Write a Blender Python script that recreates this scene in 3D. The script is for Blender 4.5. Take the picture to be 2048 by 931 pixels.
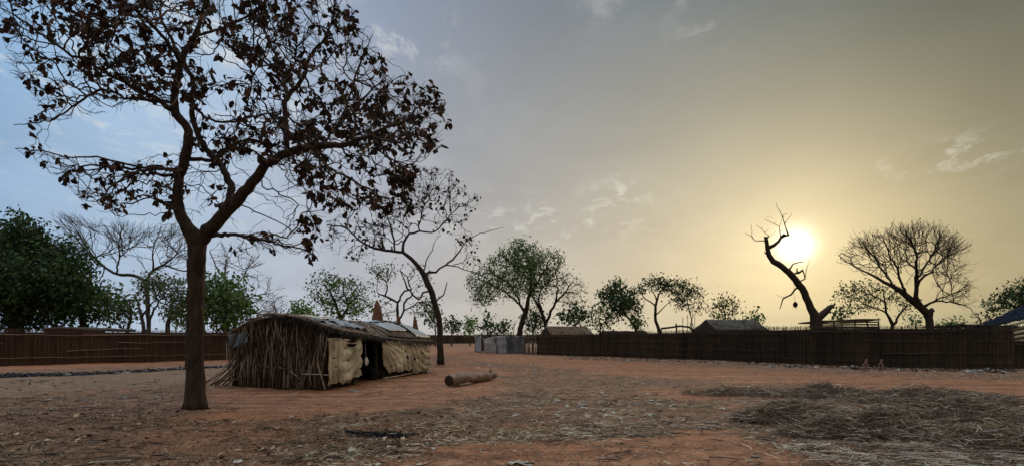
import bpy, math, random
import numpy as np
from mathutils import Vector, noise
for o in list(bpy.data.objects): bpy.data.objects.remove(o)
S = bpy.context.scene; C = S.collection
R = math.radians
# ------------------------------------------------ camera, sky, sun, exposure
F, CX, HY, EYE = 1250.0, 1024.0, 668.0, 1.6
cd = bpy.data.cameras.new('camera'); cam = bpy.data.objects.new('camera', cd); C.objects.link(cam)
cd.sensor_width = 36; cd.lens = 36*F/2048; cd.shift_y = (HY-465.5)/2048
cd.clip_end = 6000; cd.clip_start = 0.1
cam.location = (0, 0, EYE); cam.rotation_euler = (R(90), 0, 0); S.camera = cam
S.view_settings.view_transform = 'Standard'; S.view_settings.look = 'None'
S.view_settings.exposure = 0.0; S.view_settings.gamma = 1
SUN_AZ = math.atan2(566, F); SUN_EL = math.atan2(178, math.hypot(566, F))
sd = bpy.data.lights.new('sun', 'SUN'); sd.energy = 1.2; sd.angle = R(10); sd.color = (1, .82, .58)
so = bpy.data.objects.new('sun', sd); C.objects.link(so)
sdir = Vector((math.sin(SUN_AZ)*math.cos(SUN_EL), math.cos(SUN_AZ)*math.cos(SUN_EL), math.sin(SUN_EL)))
so.rotation_euler = sdir.to_track_quat('Z', 'Y').to_euler(); so.location = (30, 60, 30)

def lin(c): return tuple((v/255/12.92 if v/255 < .04045 else ((v/255+.055)/1.055)**2.4) for v in c)
world = bpy.data.worlds.new('World'); S.world = world; world.use_nodes = True
nt = world.node_tree; nt.nodes.clear()
def N(t, **k):
    n = nt.nodes.new(t)
    for a, b in k.items(): setattr(n, a, b)
    return n
def M(op, a, b=None, c=None, clamp=False):
    n = N('ShaderNodeMath', operation=op, use_clamp=clamp)
    for i, v in enumerate((a, b, c)):
        if v is None: continue
        if isinstance(v, (int, float)): n.inputs[i].default_value = v
        else: nt.links.new(v, n.inputs[i])
    return n.outputs[0]
def ramp(fac, stops, interp='B_SPLINE'):
    n = N('ShaderNodeValToRGB'); n.color_ramp.interpolation = interp
    e = n.color_ramp.elements
    while len(e) < len(stops): e.new(.5)
    for i, (p, c) in enumerate(stops):
        e[i].position = p; e[i].color = (*c, 1) if len(c) == 3 else c
    nt.links.new(fac, n.inputs[0]); return n.outputs[0]
def mixc(f, a, b, bt='MIX'):
    n = N('ShaderNodeMix', data_type='RGBA', blend_type=bt)
    for i, v in ((0, f), (6, a), (7, b)):
        if isinstance(v, (int, float)): n.inputs[i].default_value = v
        elif isinstance(v, tuple): n.inputs[i].default_value = (*v, 1)
        else: nt.links.new(v, n.inputs[i])
    return n.outputs[2]
tc = N('ShaderNodeTexCoord'); sx = N('ShaderNodeSeparateXYZ'); nt.links.new(tc.outputs['Generated'], sx.inputs[0])
X, Yv, Z = sx.outputs
az = M('ARCTAN2', X, Yv); el = M('ARCSINE', Z)
azf = M('MULTIPLY_ADD', az, .5/math.pi, .5, True)      # 0.5 = straight ahead
def apx(x): return math.atan2(x-CX, F)*.5/math.pi+.5
hor = ramp(azf, [(0, lin((132,128,122))), (.3, lin((128,130,132))), (apx(-200), lin((152,176,204))), (apx(300), lin((178,192,208))), (apx(600), lin((182,186,196))),
                 (apx(950), lin((192,186,178))), (apx(1250), lin((200,188,162))), (apx(1590), lin((204,190,146))), (apx(2000), lin((154,147,112))), (.75, lin((140,136,120))), (1, lin((132,128,122)))])
top = ramp(azf, [(0, lin((112,108,102))), (.3, lin((108,110,112))), (apx(-150), lin((112,158,204))), (apx(100), lin((146,182,216))), (apx(450), lin((168,192,218))), (apx(700), lin((140,154,178))),
                 (apx(950), lin((128,136,148))), (apx(1250), lin((112,121,128))), (apx(1650), lin((92,103,103))), (apx(2000), lin((44,58,60))), (.8, lin((104,102,94))), (1, lin((112,108,102)))])
ef = M('DIVIDE', el, R(28), None, True)
ef = M('POWER', ef, 0.72)
base = mixc(ef, hor, top)
# glow round the veiled sun
da = M('MULTIPLY', M('SUBTRACT', az, SUN_AZ), .72); de = M('MULTIPLY', M('SUBTRACT', el, SUN_EL), 1.0)
rr = M('SQRT', M('ADD', M('MULTIPLY', da, da), M('MULTIPLY', de, de)))
da2 = M('MULTIPLY', M('SUBTRACT', az, SUN_AZ), .95)
rc = M('SQRT', M('ADD', M('MULTIPLY', da2, da2), M('MULTIPLY', de, de)))
glow = M('MULTIPLY', M('EXPONENT', M('MULTIPLY', rr, -6.5)), .20)
core = M('MULTIPLY', M('EXPONENT', M('MULTIPLY', M('MULTIPLY', rc, rc), -2300.0)), 1.6)
near = M('MULTIPLY', M('EXPONENT', M('MULTIPLY', rc, -17.0)), .30)
def scale(c, f):
    n = N('ShaderNodeVectorMath', operation='SCALE'); n.inputs[0].default_value = c
    nt.links.new(f, n.inputs['Scale']); return n.outputs[0]
# thin cloud, on a flat layer overhead
zz = M('ADD', M('MAXIMUM', Z, 0.0), .16)
cv = N('ShaderNodeCombineXYZ'); nt.links.new(M('DIVIDE', X, zz), cv.inputs[0]); nt.links.new(M('DIVIDE', Yv, zz), cv.inputs[1])
def noise_fac(scale_, detail, rough, dist=0.0, off=(0,0,0), st=(1,1,1)):
    mp = N('ShaderNodeMapping'); mp.inputs['Location'].default_value = off; mp.inputs['Scale'].default_value = st
    nt.links.new(cv.outputs[0], mp.inputs[0])
    n = N('ShaderNodeTexNoise'); n.inputs['Scale'].default_value = scale_; n.inputs['Detail'].default_value = detail
    n.inputs['Roughness'].default_value = rough; n.inputs['Distortion'].default_value = dist
    nt.links.new(mp.outputs[0], n.inputs[0]); return n.outputs[0]
def blob(px, py, sx_, sy_):
    a0 = math.atan2(px-CX, F); e0 = math.atan2(HY-py, math.hypot(px-CX, F))
    u = M('DIVIDE', M('SUBTRACT', az, a0), sx_/F); v = M('DIVIDE', M('SUBTRACT', el, e0), sy_/F)
    return M('EXPONENT', M('MULTIPLY', M('ADD', M('MULTIPLY', u, u), M('MULTIPLY', v, v)), -1.0))
wisp = ramp(noise_fac(7.0, 9, .62, .5, (3.1,.7,0), (1.4,.8,1)), [(.50, (0,0,0)), (.66, (1,1,1))], 'EASE')
blobs = None
for b, s in (((400,170,330,150), .75), ((815,60,60,50), 1.0), ((1410,70,50,30), .35), ((1400,10,60,25), .45), ((1220,10,60,30),.35), ((1080,445,210,42), .7), ((1240,385,50,30), .6),
             ((1880,318,90,28), .62), ((2030,292,60,18), .7), ((330,0,400,70), .5), ((60,100,150,120),.4), ((500,440,300,60),.25)):
    t = M('MULTIPLY', blob(*b), s); blobs = t if blobs is None else M('ADD', blobs, t)
cl = M('MULTIPLY', wisp, M('MINIMUM', blobs, 1.0))
mott = noise_fac(2.2, 5, .55, .3, (9,4,0), (1,.7,1))
mul = M('MULTIPLY_ADD', mott, .40, .88)
vm = N('ShaderNodeVectorMath', operation='SCALE'); nt.links.new(base, vm.inputs[0]); nt.links.new(mul, vm.inputs['Scale'])
c1 = mixc(M('MULTIPLY', cl, .55), vm.outputs[0], lin((232,232,226)))
c2 = mixc(1.0, c1, scale((1.0,.89,.62), glow), 'ADD')
c2 = mixc(1.0, c2, scale((1.0,.86,.42), near), 'ADD')
c2 = mixc(1.0, c2, scale((1.0,.97,.85), core), 'ADD')
# added fill light: unseen sky overhead and behind, boosted to brighten the foreground
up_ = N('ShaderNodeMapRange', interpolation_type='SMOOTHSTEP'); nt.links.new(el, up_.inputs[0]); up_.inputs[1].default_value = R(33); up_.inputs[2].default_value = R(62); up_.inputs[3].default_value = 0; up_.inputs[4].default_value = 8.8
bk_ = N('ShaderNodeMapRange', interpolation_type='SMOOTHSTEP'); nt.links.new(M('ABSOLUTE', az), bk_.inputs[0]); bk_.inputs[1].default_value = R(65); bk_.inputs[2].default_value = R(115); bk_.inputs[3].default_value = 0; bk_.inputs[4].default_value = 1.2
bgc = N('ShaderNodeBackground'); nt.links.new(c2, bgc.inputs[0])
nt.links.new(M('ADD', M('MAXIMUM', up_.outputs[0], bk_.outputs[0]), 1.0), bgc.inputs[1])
sky = N('ShaderNodeTexSky'); sky.sky_type = 'NISHITA'; sky.sun_disc = False
sky.sun_elevation = SUN_EL; sky.sun_rotation = SUN_AZ; sky.dust_density = 5
bgs = N('ShaderNodeBackground'); nt.links.new(sky.outputs[0], bgs.inputs[0]); bgs.inputs[1].default_value = .1
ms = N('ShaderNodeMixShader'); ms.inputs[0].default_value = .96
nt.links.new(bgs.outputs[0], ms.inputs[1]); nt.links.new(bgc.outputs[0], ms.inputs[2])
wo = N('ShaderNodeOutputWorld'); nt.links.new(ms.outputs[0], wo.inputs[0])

# ------------------------------------------------ helpers
def P(px, py, Y): return Vector(((px-CX)/F*Y, Y, EYE-(py-HY)/F*Y))
def GP(px, py):
    Y = F*EYE/(py-HY); return ((px-CX)/F*Y, Y)
def fbm(x, y, s=1.0, sd=0.0):
    return noise.fractal(Vector((x*s+sd, y*s-sd, sd*.37)), 1.0, 2.0, 4)
def tag(o, label=None, cat=None, group=None, kind=None):
    if label: o['label'] = label
    if cat: o['category'] = cat
    if group: o['group'] = group
    if kind: o['kind'] = kind
    return o
def empty(name, loc, label=None, cat=None, group=None):
    o = bpy.data.objects.new(name, None); C.objects.link(o); o.location = loc; o.empty_display_size = .3
    return tag(o, label, cat, group)
def link(name, me, m, parent=None, smooth=True):
    o = bpy.data.objects.new(name, me); C.objects.link(o)
    if m: me.materials.append(m)
    if parent:
        o.parent = parent
        me.transform(parent.matrix_basis.inverted() if False else __import__('mathutils').Matrix.Translation(-parent.location))
    if smooth and len(me.polygons): me.polygons.foreach_set('use_smooth', [True]*len(me.polygons))
    return o
def np_mesh(name, V, faces, tone=None):
    """V (n,3) array, faces list or (m,k) array, tone per-vertex float attribute"""
    me = bpy.data.meshes.new(name)
    if isinstance(faces, np.ndarray):
        m, k = faces.shape
        me.vertices.add(len(V)); me.vertices.foreach_set('co', np.asarray(V, np.float32).ravel())
        me.loops.add(m*k); me.loops.foreach_set('vertex_index', faces.astype(np.int32).ravel())
        me.polygons.add(m); me.polygons.foreach_set('loop_start', np.arange(0, m*k, k, dtype=np.int32))
        me.polygons.foreach_set('loop_total', np.full(m, k, np.int32))
        me.update(calc_edges=True)
    else:
        me.from_pydata([tuple(v) for v in V], [], faces)
    if tone is not None:
        a = me.attributes.new('tone', 'FLOAT', 'POINT'); a.data.foreach_set('value', np.asarray(tone, np.float32))
    return me
class Tubes:
    def __init__(s): s.V = []; s.F = []; s.T = []; s.n = 0
    def add(s, pts, rad, sides=4, tone=.5, rough=0.0, cap=True):
        pts = np.asarray(pts, float); k = len(pts)
        if k < 2: return
        rad = np.broadcast_to(np.asarray(rad, float), (k,))
        d = np.gradient(pts, axis=0); d /= (np.linalg.norm(d, axis=1)[:, None]+1e-9)
        up = np.array((1, 0, 0)) if abs(d[0][0]) < .8 else np.array((0, 1, 0))
        u = np.cross(d[0], up); u /= np.linalg.norm(u)+1e-9
        ang = np.arange(sides)*2*math.pi/sides; ca, sa = np.cos(ang)[:, None], np.sin(ang)[:, None]
        ph = random.random()*9
        for i in range(k):
            u = u-d[i]*np.dot(u, d[i]); u /= np.linalg.norm(u)+1e-9
            w = np.cross(d[i], u); r = rad[i]
            if rough:
                rr_ = np.array([[r*(1+rough*noise.noise(Vector((math.cos(a)*1.6+ph, math.sin(a)*1.6, i*.35)))+rough*.6*noise.noise(Vector((math.cos(a)*4+ph, math.sin(a)*4, i*.8))))] for a in ang])
            else: rr_ = r
            s.V.append(pts[i]+(ca*u+sa*w)*rr_)
        b = s.n
        for i in range(k-1):
            for j in range(sides):
                j2 = (j+1) % sides
                s.F.append((b+i*sides+j, b+i*sides+j2, b+(i+1)*sides+j2, b+(i+1)*sides+j))
        if cap:
            s.F.append(tuple(b+j for j in range(sides))[::-1]); s.F.append(tuple(b+(k-1)*sides+j for j in range(sides)))
        s.T.append(np.full(k*sides, tone)); s.n += k*sides
    def build(s, name, m, parent=None, smooth=True):
        if not s.V: return None
        me = np_mesh(name, np.concatenate(s.V), s.F, np.concatenate(s.T)); return link(name, me, m, parent, smooth)
def grid_mesh(name, fn, nu, nv, m, parent=None, thick=0.0, drop=None, tonefn=None):
    V = []; T = []
    for j in range(nv+1):
        for i in range(nu+1):
            V.append(tuple(fn(i/nu, j/nv))); T.append(tonefn(i/nu, j/nv) if tonefn else .5)
    Fc = []
    for j in range(nv):
        for i in range(nu):
            if drop and drop((i+.5)/nu, (j+.5)/nv): continue
            a = j*(nu+1)+i; Fc.append((a, a+1, a+nu+2, a+nu+1))
    me = np_mesh(name, V, Fc, T); o = link(name, me, m, parent)
    if thick:
        md = o.modifiers.new('solid', 'SOLIDIFY'); md.thickness = thick; md.offset = 0
    return o

# ------------------------------------------------ materials
def material(name, ca, cb, scale=8, rough=.9, bump=.3, stretch=(1,1,1), attr=True, transl=0.0, metal=0.0, c3=None, bscale=None, bdist=.02, spec=.2):
    m = bpy.data.materials.new(name); m.use_nodes = True; t = m.node_tree; t.nodes.clear(); L = t.links.new
    tcn = t.nodes.new('ShaderNodeTexCoord'); mp = t.nodes.new('ShaderNodeMapping'); mp.inputs['Scale'].default_value = stretch
    L(tcn.outputs['Object'], mp.inputs[0])
    n = t.nodes.new('ShaderNodeTexNoise'); n.inputs['Scale'].default_value = scale; n.inputs['Detail'].default_value = 7; n.inputs['Roughness'].default_value = .65
    L(mp.outputs[0], n.inputs[0])
    fac = n.outputs[0]
    if attr:
        a = t.nodes.new('ShaderNodeAttribute'); a.attribute_name = 'tone'
        ad = t.nodes.new('ShaderNodeMath'); ad.operation = 'ADD'; L(a.outputs['Fac'], ad.inputs[0]); L(fac, ad.inputs[1])
        mu = t.nodes.new('ShaderNodeMath'); mu.operation = 'MULTIPLY_ADD'; mu.inputs[1].default_value = .9; mu.inputs[2].default_value = -.4
        L(ad.outputs[0], mu.inputs[0]); fac = mu.outputs[0]
    cr = t.nodes.new('ShaderNodeValToRGB'); e = cr.color_ramp.elements
    e[0].position = .25; e[0].color = (*ca, 1); e[1].position = .75; e[1].color = (*cb, 1)
    if c3: x = e.new(.95); x.color = (*c3, 1)
    L(fac, cr.inputs[0])
    b = t.nodes.new('ShaderNodeBsdfPrincipled'); b.inputs['Roughness'].default_value = rough; b.inputs['Metallic'].default_value = metal
    b.inputs['Specular IOR Level'].default_value = spec
    L(cr.outputs[0], b.inputs['Base Color'])
    if bump:
        n2 = t.nodes.new('ShaderNodeTexNoise'); n2.inputs['Scale'].default_value = bscale or scale*3; n2.inputs['Detail'].default_value = 6
        L(mp.outputs[0], n2.inputs[0])
        bp = t.nodes.new('ShaderNodeBump'); bp.inputs['Strength'].default_value = bump; bp.inputs['Distance'].default_value = bdist
        L(n2.outputs[0], bp.inputs['Height']); L(bp.outputs[0], b.inputs['Normal'])
    o = t.nodes.new('ShaderNodeOutputMaterial')
    if transl:
        tr = t.nodes.new('ShaderNodeBsdfTranslucent'); L(cr.outputs[0], tr.inputs[0])
        mx = t.nodes.new('ShaderNodeMixShader'); mx.inputs[0].default_value = transl
        L(b.outputs[0], mx.inputs[1]); L(tr.outputs[0], mx.inputs[2]); L(mx.outputs[0], o.inputs[0])
    else: L(b.outputs[0], o.inputs[0])
    return m
MT = {}
MT['bark_big'] = material('bark_brown', (.014,.010,.008), (.070,.045,.031), 11, .95, 1.0, (1,1,.22), c3=(.24,.18,.14), bscale=16, bdist=.12)
MT['bark_dark'] = material('bark_dark', (.014,.011,.009), (.045,.031,.023), 10, .95, .6, (1,1,.3))
MT['bark_far'] = material('bark_grey', (.035,.03,.026), (.09,.075,.065), 6, .95, .3, (1,1,.3))
MT['bark_pale'] = material('bark_pale', (.10,.085,.078), (.19,.165,.15), 6, .95, .3, (1,1,.3))
MT['leaf_dry'] = material('leaf_dry_brown', (.022,.014,.010), (.060,.035,.022), 6, .8, 0, transl=.12, c3=(.10,.05,.028))
MT['leaf_dark'] = material('leaf_dark_green', (.018,.036,.012), (.050,.088,.028), 1.2, .7, 0, transl=.25)
MT['leaf_mid'] = material('leaf_mid_green', (.038,.070,.018), (.105,.17,.045), 1.2, .7, 0, transl=.35)
MT['leaf_light'] = material('leaf_light_green', (.055,.10,.022), (.15,.23,.055), 1.2, .7, 0, transl=.4)
MT['leaf_olive'] = material('leaf_olive', (.045,.058,.022), (.115,.135,.05), 1.2, .7, 0, transl=.3)
MT['stick'] = material('dry_stick', (.035,.025,.018), (.14,.10,.074), 5, .95, .4, c3=(.32,.26,.21))
MT['reed_l'] = material('reed_red_brown', (.05,.028,.020), (.13,.075,.053), 3, .95, .4, (1,1,.15), c3=(.12,.075,.05))
MT['reed_r'] = material('reed_dark_brown', (.032,.024,.018), (.085,.062,.046), 3, .95, .4, (1,1,.15), c3=(.10,.075,.055))
MT['rail_pale'] = material('rail_pale_wood', (.12,.085,.065), (.24,.18,.14), 5, .9, .4)
MT['rail_dark'] = material('rail_dark_wood', (.012,.010,.009), (.05,.036,.028), 5, .9, .4)
MT['cloth'] = material('sacking_cloth', (.27,.22,.155), (.54,.47,.35), 2.2, .95, .5, c3=(.60,.53,.40), bscale=60, bdist=.006, transl=.0)
MT['cloth_grey'] = material('rag_grey', (.10,.11,.12), (.30,.31,.33), 4, .9, .4)
MT['tin'] = material('weathered_tin', (.20,.20,.205), (.40,.395,.39), 2.5, .55, .3, metal=.35, c3=(.26,.16,.11))
MT['tin_dark'] = material('weathered_tin_dark', (.05,.05,.055), (.13,.125,.125), 2.5, .7, .3, metal=.2, c3=(.15,.09,.06))
MT['thatch'] = material('thatch_grass', (.045,.030,.020), (.16,.11,.075), 5, .95, .6, (1,1,1), bscale=30)
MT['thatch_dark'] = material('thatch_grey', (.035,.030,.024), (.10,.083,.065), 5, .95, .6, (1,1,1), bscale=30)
MT['tarp_blue'] = material('tarp_dark_blue', (.008,.010,.016), (.025,.03,.042), 3, 1.0, .5, spec=0)
MT['board_pale'] = material('pale_cane_board', (.22,.22,.15), (.42,.40,.28), 4, .9, .4, (1,1,.3))
MT['mound'] = material('red_clay', (.085,.042,.028), (.19,.095,.060), 5, 1, 1.0, bscale=12, bdist=.05, c3=(.24,.10,.055))
MT['stone'] = material('red_stone', (.11,.055,.04), (.24,.15,.12), 9, 1, .6, bscale=20)
MT['log'] = material('log_wood', (.10,.062,.042), (.27,.185,.135), 5, .9, .8, (1,1,1), c3=(.38,.29,.22), bscale=18)
MT['log_end'] = material('log_end', (.02,.012,.008), (.07,.04,.025), 8, .95, .5)
MT['white'] = material('white_plastic', (.36,.33,.27), (.68,.62,.53), 8, .7, .3)
MT['grey_scrap'] = material('grey_scrap', (.17,.155,.135), (.38,.35,.31), 8, .8, .3)
MT['straw'] = material('dry_straw', (.12,.085,.05), (.36,.28,.18), 2, .9, 0, c3=(.60,.52,.40))
MT['straw_dark'] = material('old_grey_straw', (.072,.046,.030), (.29,.20,.135), 2, .9, 0, c3=(.52,.45,.36))
MT['litter'] = material('leaf_litter', (.05,.031,.020), (.19,.125,.080), 2, .95, 0, c3=(.42,.31,.22))
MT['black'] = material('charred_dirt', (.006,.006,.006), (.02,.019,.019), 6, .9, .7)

# ------------------------------------------------ ground
def sdist(PX, PY, poly):
    """signed distance (positive inside) of world points to a polygon"""
    p = np.array(poly); q = np.roll(p, -1, 0)
    d = np.full(PX.shape, 1e9); ins = np.zeros(PX.shape, bool)
    for (ax, ay), (bx, by) in zip(p, q):
        ex, ey = bx-ax, by-ay; L = ex*ex+ey*ey+1e-12
        t = np.clip(((PX-ax)*ex+(PY-ay)*ey)/L, 0, 1)
        d = np.minimum(d, np.hypot(PX-ax-t*ex, PY-ay-t*ey))
        c = (ay > PY) != (by > PY)
        xi = ax+(PY-ay)/(by-ay+1e-12)*ex
        ins ^= c & (PX < xi)
    return np.where(ins, d, -d)
def gpoly(pts): return [GP(*p) for p in pts]
RED = [gpoly([(700,681),(960,690),(1060,711),(1250,722),(1450,735),(1700,750),(2100,760),(2500,775),(2500,815),(2048,792),(1800,781),(1550,765),(1350,755),(1200,746),(1080,728),(960,718),(850,706)]),
       gpoly([(400,835),(440,795),(470,775),(650,782),(720,762),(870,742),(905,722),(960,730),(1020,745),(1010,772),(950,792),(860,802),(720,822),(560,838)]),
       gpoly([(860,890),(1010,870),(1150,880),(1280,872),(1440,845),(1480,865),(1560,900),(1750,940),(1700,1000),(900,1000)]),
       gpoly([(-500,760),(0,742),(250,731),(470,723),(470,719),(250,722),(0,728),(-500,745)]),
       gpoly([(1400,812),(1470,800),(1560,806),(1500,828),(1420,836)]),
       gpoly([(1300,775),(1500,778),(1520,790),(1400,800),(1330,795)])]
OCH = [gpoly([(-500,790),(0,756),(250,742),(450,733),(450,752),(250,772),(0,790),(-500,840)])]
DCH = gpoly([(-500,766),(0,745.5),(120,743),(250,737),(470,727.5),(560,724),(560,729),(470,732),(250,743),(120,751),(0,757),(-500,790)])
def axis(lo, hi, step, far, wide=()):
    a = list(np.arange(lo, hi, step)); s = step; v = a[-1]
    for (w0, w1, st) in wide:
        if w1 > v: a += list(np.arange(v+st, w1, st)); v = a[-1]; s = st
        else: pass
    while v < far: s *= 1.16; v += s; a.append(v)
    s = step; v = a[0]; pre = []
    for (w0, w1, st) in wide:
        if w0 < v:
            while v > w0: v -= st; pre.append(v)
            s = st
    while v > -far: s *= 1.22; v -= s; pre.append(v)
    return np.array(pre[::-1]+a)
gx = axis(-14, 14, .085, 3000, ((-31, 27, .22),)); gy = axis(6, 22, .085, 3500, ((6, 43, .15),))
GX, GY = np.meshgrid(gx, gy)
nx, ny = len(gx), len(gy)
def vnoise(x, y, s, seed):
    rng = np.random.RandomState(seed); tab = rng.rand(256, 256)
    u, v = x*s+1000, y*s+1000; iu, iv = np.floor(u).astype(int), np.floor(v).astype(int)
    fu, fv = u-iu, v-iv; fu = fu*fu*(3-2*fu); fv = fv*fv*(3-2*fv)
    g = lambda a, b: tab[a % 256, b % 256]
    return (g(iu,iv)*(1-fu)+g(iu+1,iv)*fu)*(1-fv)+(g(iu,iv+1)*(1-fu)+g(iu+1,iv+1)*fu)*fv-.5
def masks(x, y):
    jit = vnoise(x, y, .5, 1)*1.4+vnoise(x, y, 1.7, 2)*.7+vnoise(x, y, 5, 3)*.25
    red = np.zeros(x.shape)
    for pl in RED: red = np.maximum(red, np.clip((sdist(x, y, pl)+jit+.15)/.7+.5, 0, 1))
    och = np.zeros(x.shape)
    for pl in OCH: och = np.maximum(och, np.clip((sdist(x, y, pl)+jit*.8)/.7+.5, 0, 1))
    dch = np.clip((sdist(x, y, DCH)+jit*.25)/.25+.5, 0, 1)
    return red, och, dch
def ghf(x, y, red=None, dch=None):
    h = vnoise(x, y, .18, 11)*.10+vnoise(x, y, .7, 12)*.05
    fine = vnoise(x, y, 2.3, 13)*.04+vnoise(x, y, 5.1, 14)*.03+vnoise(x, y, 10.5, 15)*.016
    k = 1 if red is None else (1-.55*red)
    h = h+fine*k
    if dch is not None: h = h-dch*.03
    return h-.02
red, och, dch = masks(GX, GY)
HZ = ghf(GX, GY, red, dch)
HZ = np.where(np.hypot(GX, GY) > 80, -.03, HZ)
V = np.stack([GX.ravel(), GY.ravel(), HZ.ravel()], 1)
ii = (np.arange(ny-1)[:, None]*nx+np.arange(nx-1)[None, :]).ravel()
Fq = np.stack([ii, ii+1, ii+nx+1, ii+nx], 1)
me = np_mesh('ground', V, Fq)
for nm, arr in (('red', red), ('ochre', och), ('ditch', dch)):
    a = me.attributes.new(nm, 'FLOAT', 'POINT'); a.data.foreach_set('value', arr.ravel().astype(np.float32))
gm = bpy.data.materials.new('laterite_ground'); gm.use_nodes = True; nt = gm.node_tree; nt.nodes.clear()
tcn = N('ShaderNodeTexCoord')
def gn(s, d=6, r=.6, st=None, dist=0):
    n = N('ShaderNodeTexNoise'); n.inputs['Scale'].default_value = s; n.inputs['Detail'].default_value = d; n.inputs['Roughness'].default_value = r; n.inputs['Distortion'].default_value = dist
    if st:
        mp = N('ShaderNodeMapping'); mp.inputs['Scale'].default_value = st[:3]
        if len(st) > 3: mp.inputs['Rotation'].default_value = (0, 0, st[3])
        nt.links.new(tcn.outputs['Object'], mp.inputs[0]); nt.links.new(mp.outputs[0], n.inputs[0])
    else: nt.links.new(tcn.outputs['Object'], n.inputs[0])
    return n.outputs[0]
def at(nm): a = N('ShaderNodeAttribute'); a.attribute_name = nm; return a.outputs['Fac']
n_big, n_mid, n_fine = gn(.35, 5), gn(2.2, 8, .7), gn(16, 8, .75)
tracks = gn(1.0, 5, .6, (.10, 2.6, 1, R(-8)))
redc = ramp(M('MULTIPLY_ADD', n_fine, .45, M('MULTIPLY_ADD', tracks, .3, M('MULTIPLY', n_mid, .25))), [(.40, (.055,.024,.013)), (.5, (.225,.095,.047)), (.61, (.40,.205,.11))], 'LINEAR')
brn = ramp(M('MULTIPLY_ADD', n_fine, .6, M('MULTIPLY', n_mid, .4)), [(.38, (.05,.027,.016)), (.5, (.14,.080,.047)), (.6, (.24,.155,.095)), (.70, (.36,.27,.18))], 'LINEAR')
ocr = ramp(M('MULTIPLY_ADD', n_fine, .6, M('MULTIPLY', n_mid, .4)), [(.35, (.09,.052,.03)), (.55, (.20,.125,.075)), (.7, (.29,.19,.12))], 'LINEAR')
rf = M('ADD', at('red'), M('MULTIPLY', M('SUBTRACT', n_mid, .5), 2.2)); rf = M('MULTIPLY_ADD', rf, 1.0, M('MULTIPLY', M('SUBTRACT', n_big, .5), 1.0), True)
col = mixc(M('MULTIPLY', M('SUBTRACT', n_big, .36), 4.0, None, True), brn, mixc(.45, brn, redc))
col = mixc(at('ochre'), col, ocr)
col = mixc(rf, col, redc)
blk = ramp(n_fine, [(.4, (.006,.006,.006)), (.7, (.03,.028,.027))], 'LINEAR')
col = mixc(at('ditch'), col, blk)
bs = N('ShaderNodeBsdfPrincipled'); bs.inputs['Roughness'].default_value = .96; bs.inputs['Specular IOR Level'].default_value = .12
nt.links.new(col, bs.inputs['Base Color'])
bp = N('ShaderNodeBump'); bp.inputs['Strength'].default_value = .9; bp.inputs['Distance'].default_value = .035
nt.links.new(M('ADD', M('MULTIPLY', n_fine, 1.0), n_mid), bp.inputs['Height']); nt.links.new(bp.outputs[0], bs.inputs['Normal'])
om = N('ShaderNodeOutputMaterial'); nt.links.new(bs.outputs[0], om.inputs[0])
tag(link('ground', me, gm), kind='structure')
def gh(x, y):
    a = np.array([x]); b = np.array([y]); r, o_, d_ = masks(a, b); return float(ghf(a, b, r, d_)[0])

# ------------------------------------------------ trees
def smooth_line(pts, seg):
    pts = [np.array(p, float) for p in pts]; out = []
    ext = [2*pts[0]-pts[1]]+pts+[2*pts[-1]-pts[-2]]
    for i in range(1, len(ext)-2):
        a, b, c, d = ext[i-1:i+3]; n = max(1, int(np.linalg.norm((c-b)[:3])/seg))
        for k in range(n):
            t = k/n; out.append(.5*((2*b)+(c-a)*t+(2*a-5*b+4*c-d)*t*t+(3*b-a-3*c+d)*t**3))
    out.append(pts[-1]); return out
def sample_poly(poly, n, rng, holes=()):
    p = np.array(poly, float); lo, hi = p.min(0), p.max(0); out = []
    while sum(len(o) for o in out) < n:
        q = lo+rng.rand(n*2, 2)*(hi-lo); s = sdist(q[:, 0], q[:, 1], poly); k = s > 0
        for (hx, hy, rx, ry, kp) in holes:
            ins = ((q[:, 0]-hx)/rx)**2+((q[:, 1]-hy)/ry)**2 < 1; k &= ~(ins & (rng.rand(len(q)) > kp))
        out.append(np.c_[q[k], s[k]])
    return np.concatenate(out)[:n]
def leaf_array(pos, size, rng, down=0.3, simple=False, curl=.35, slim=.42):
    n = len(pos); d = rng.randn(n, 3); d[:, 2] -= down*2; d /= np.linalg.norm(d, axis=1)[:, None]
    w = np.cross(d, rng.randn(n, 3)); w /= np.linalg.norm(w, axis=1)[:, None]+1e-9; up = np.cross(d, w)
    L = (size*(.55+.9*rng.rand(n)))[:, None]; W_ = L*slim*(.7+.6*rng.rand(n))[:, None]; c = L*curl*rng.randn(n)[:, None]*.6
    if simple:
        v = np.stack([pos, pos+d*L*.5+w*W_*.5+up*c*.3, pos+d*L, pos+d*L*.5-w*W_*.5+up*c*.3], 1).reshape(-1, 3)
        f = np.arange(n*4).reshape(n, 4); return v, f, 4
    v = np.stack([pos, pos+d*L*.3+w*W_*.45+up*c*.6, pos+d*L*.3-w*W_*.45+up*c*.6, pos+d*L*.72+w*W_*.38+up*c, pos+d*L*.72-w*W_*.38+up*c, pos+d*L+up*c*.3,
                  pos+d*L*.3, pos+d*L*.72+up*c*.35], 1).reshape(-1, 3)
    b = np.arange(n)[:, None]*8
    f = np.concatenate([b+np.array([[0,1,6,6]]), b+np.array([[0,6,2,2]]), b+np.array([[1,3,7,6]]), b+np.array([[6,7,4,2]]), b+np.array([[3,5,7,7]]), b+np.array([[7,5,4,4]])])
    return v, f, 8
def leaf_mesh(name, pos, size, rng, m, parent, **k):
    v, f, per = leaf_array(pos, size, rng, **k); tone = np.repeat(rng.rand(len(pos)), per)
    if per == 8:
        F2 = [tuple(int(q) for q in (r[:3] if r[2] == r[3] else r)) for r in f]
    else: F2 = f
    return link(name, np_mesh(name, v, F2, tone), m, parent, smooth=False)
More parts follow.
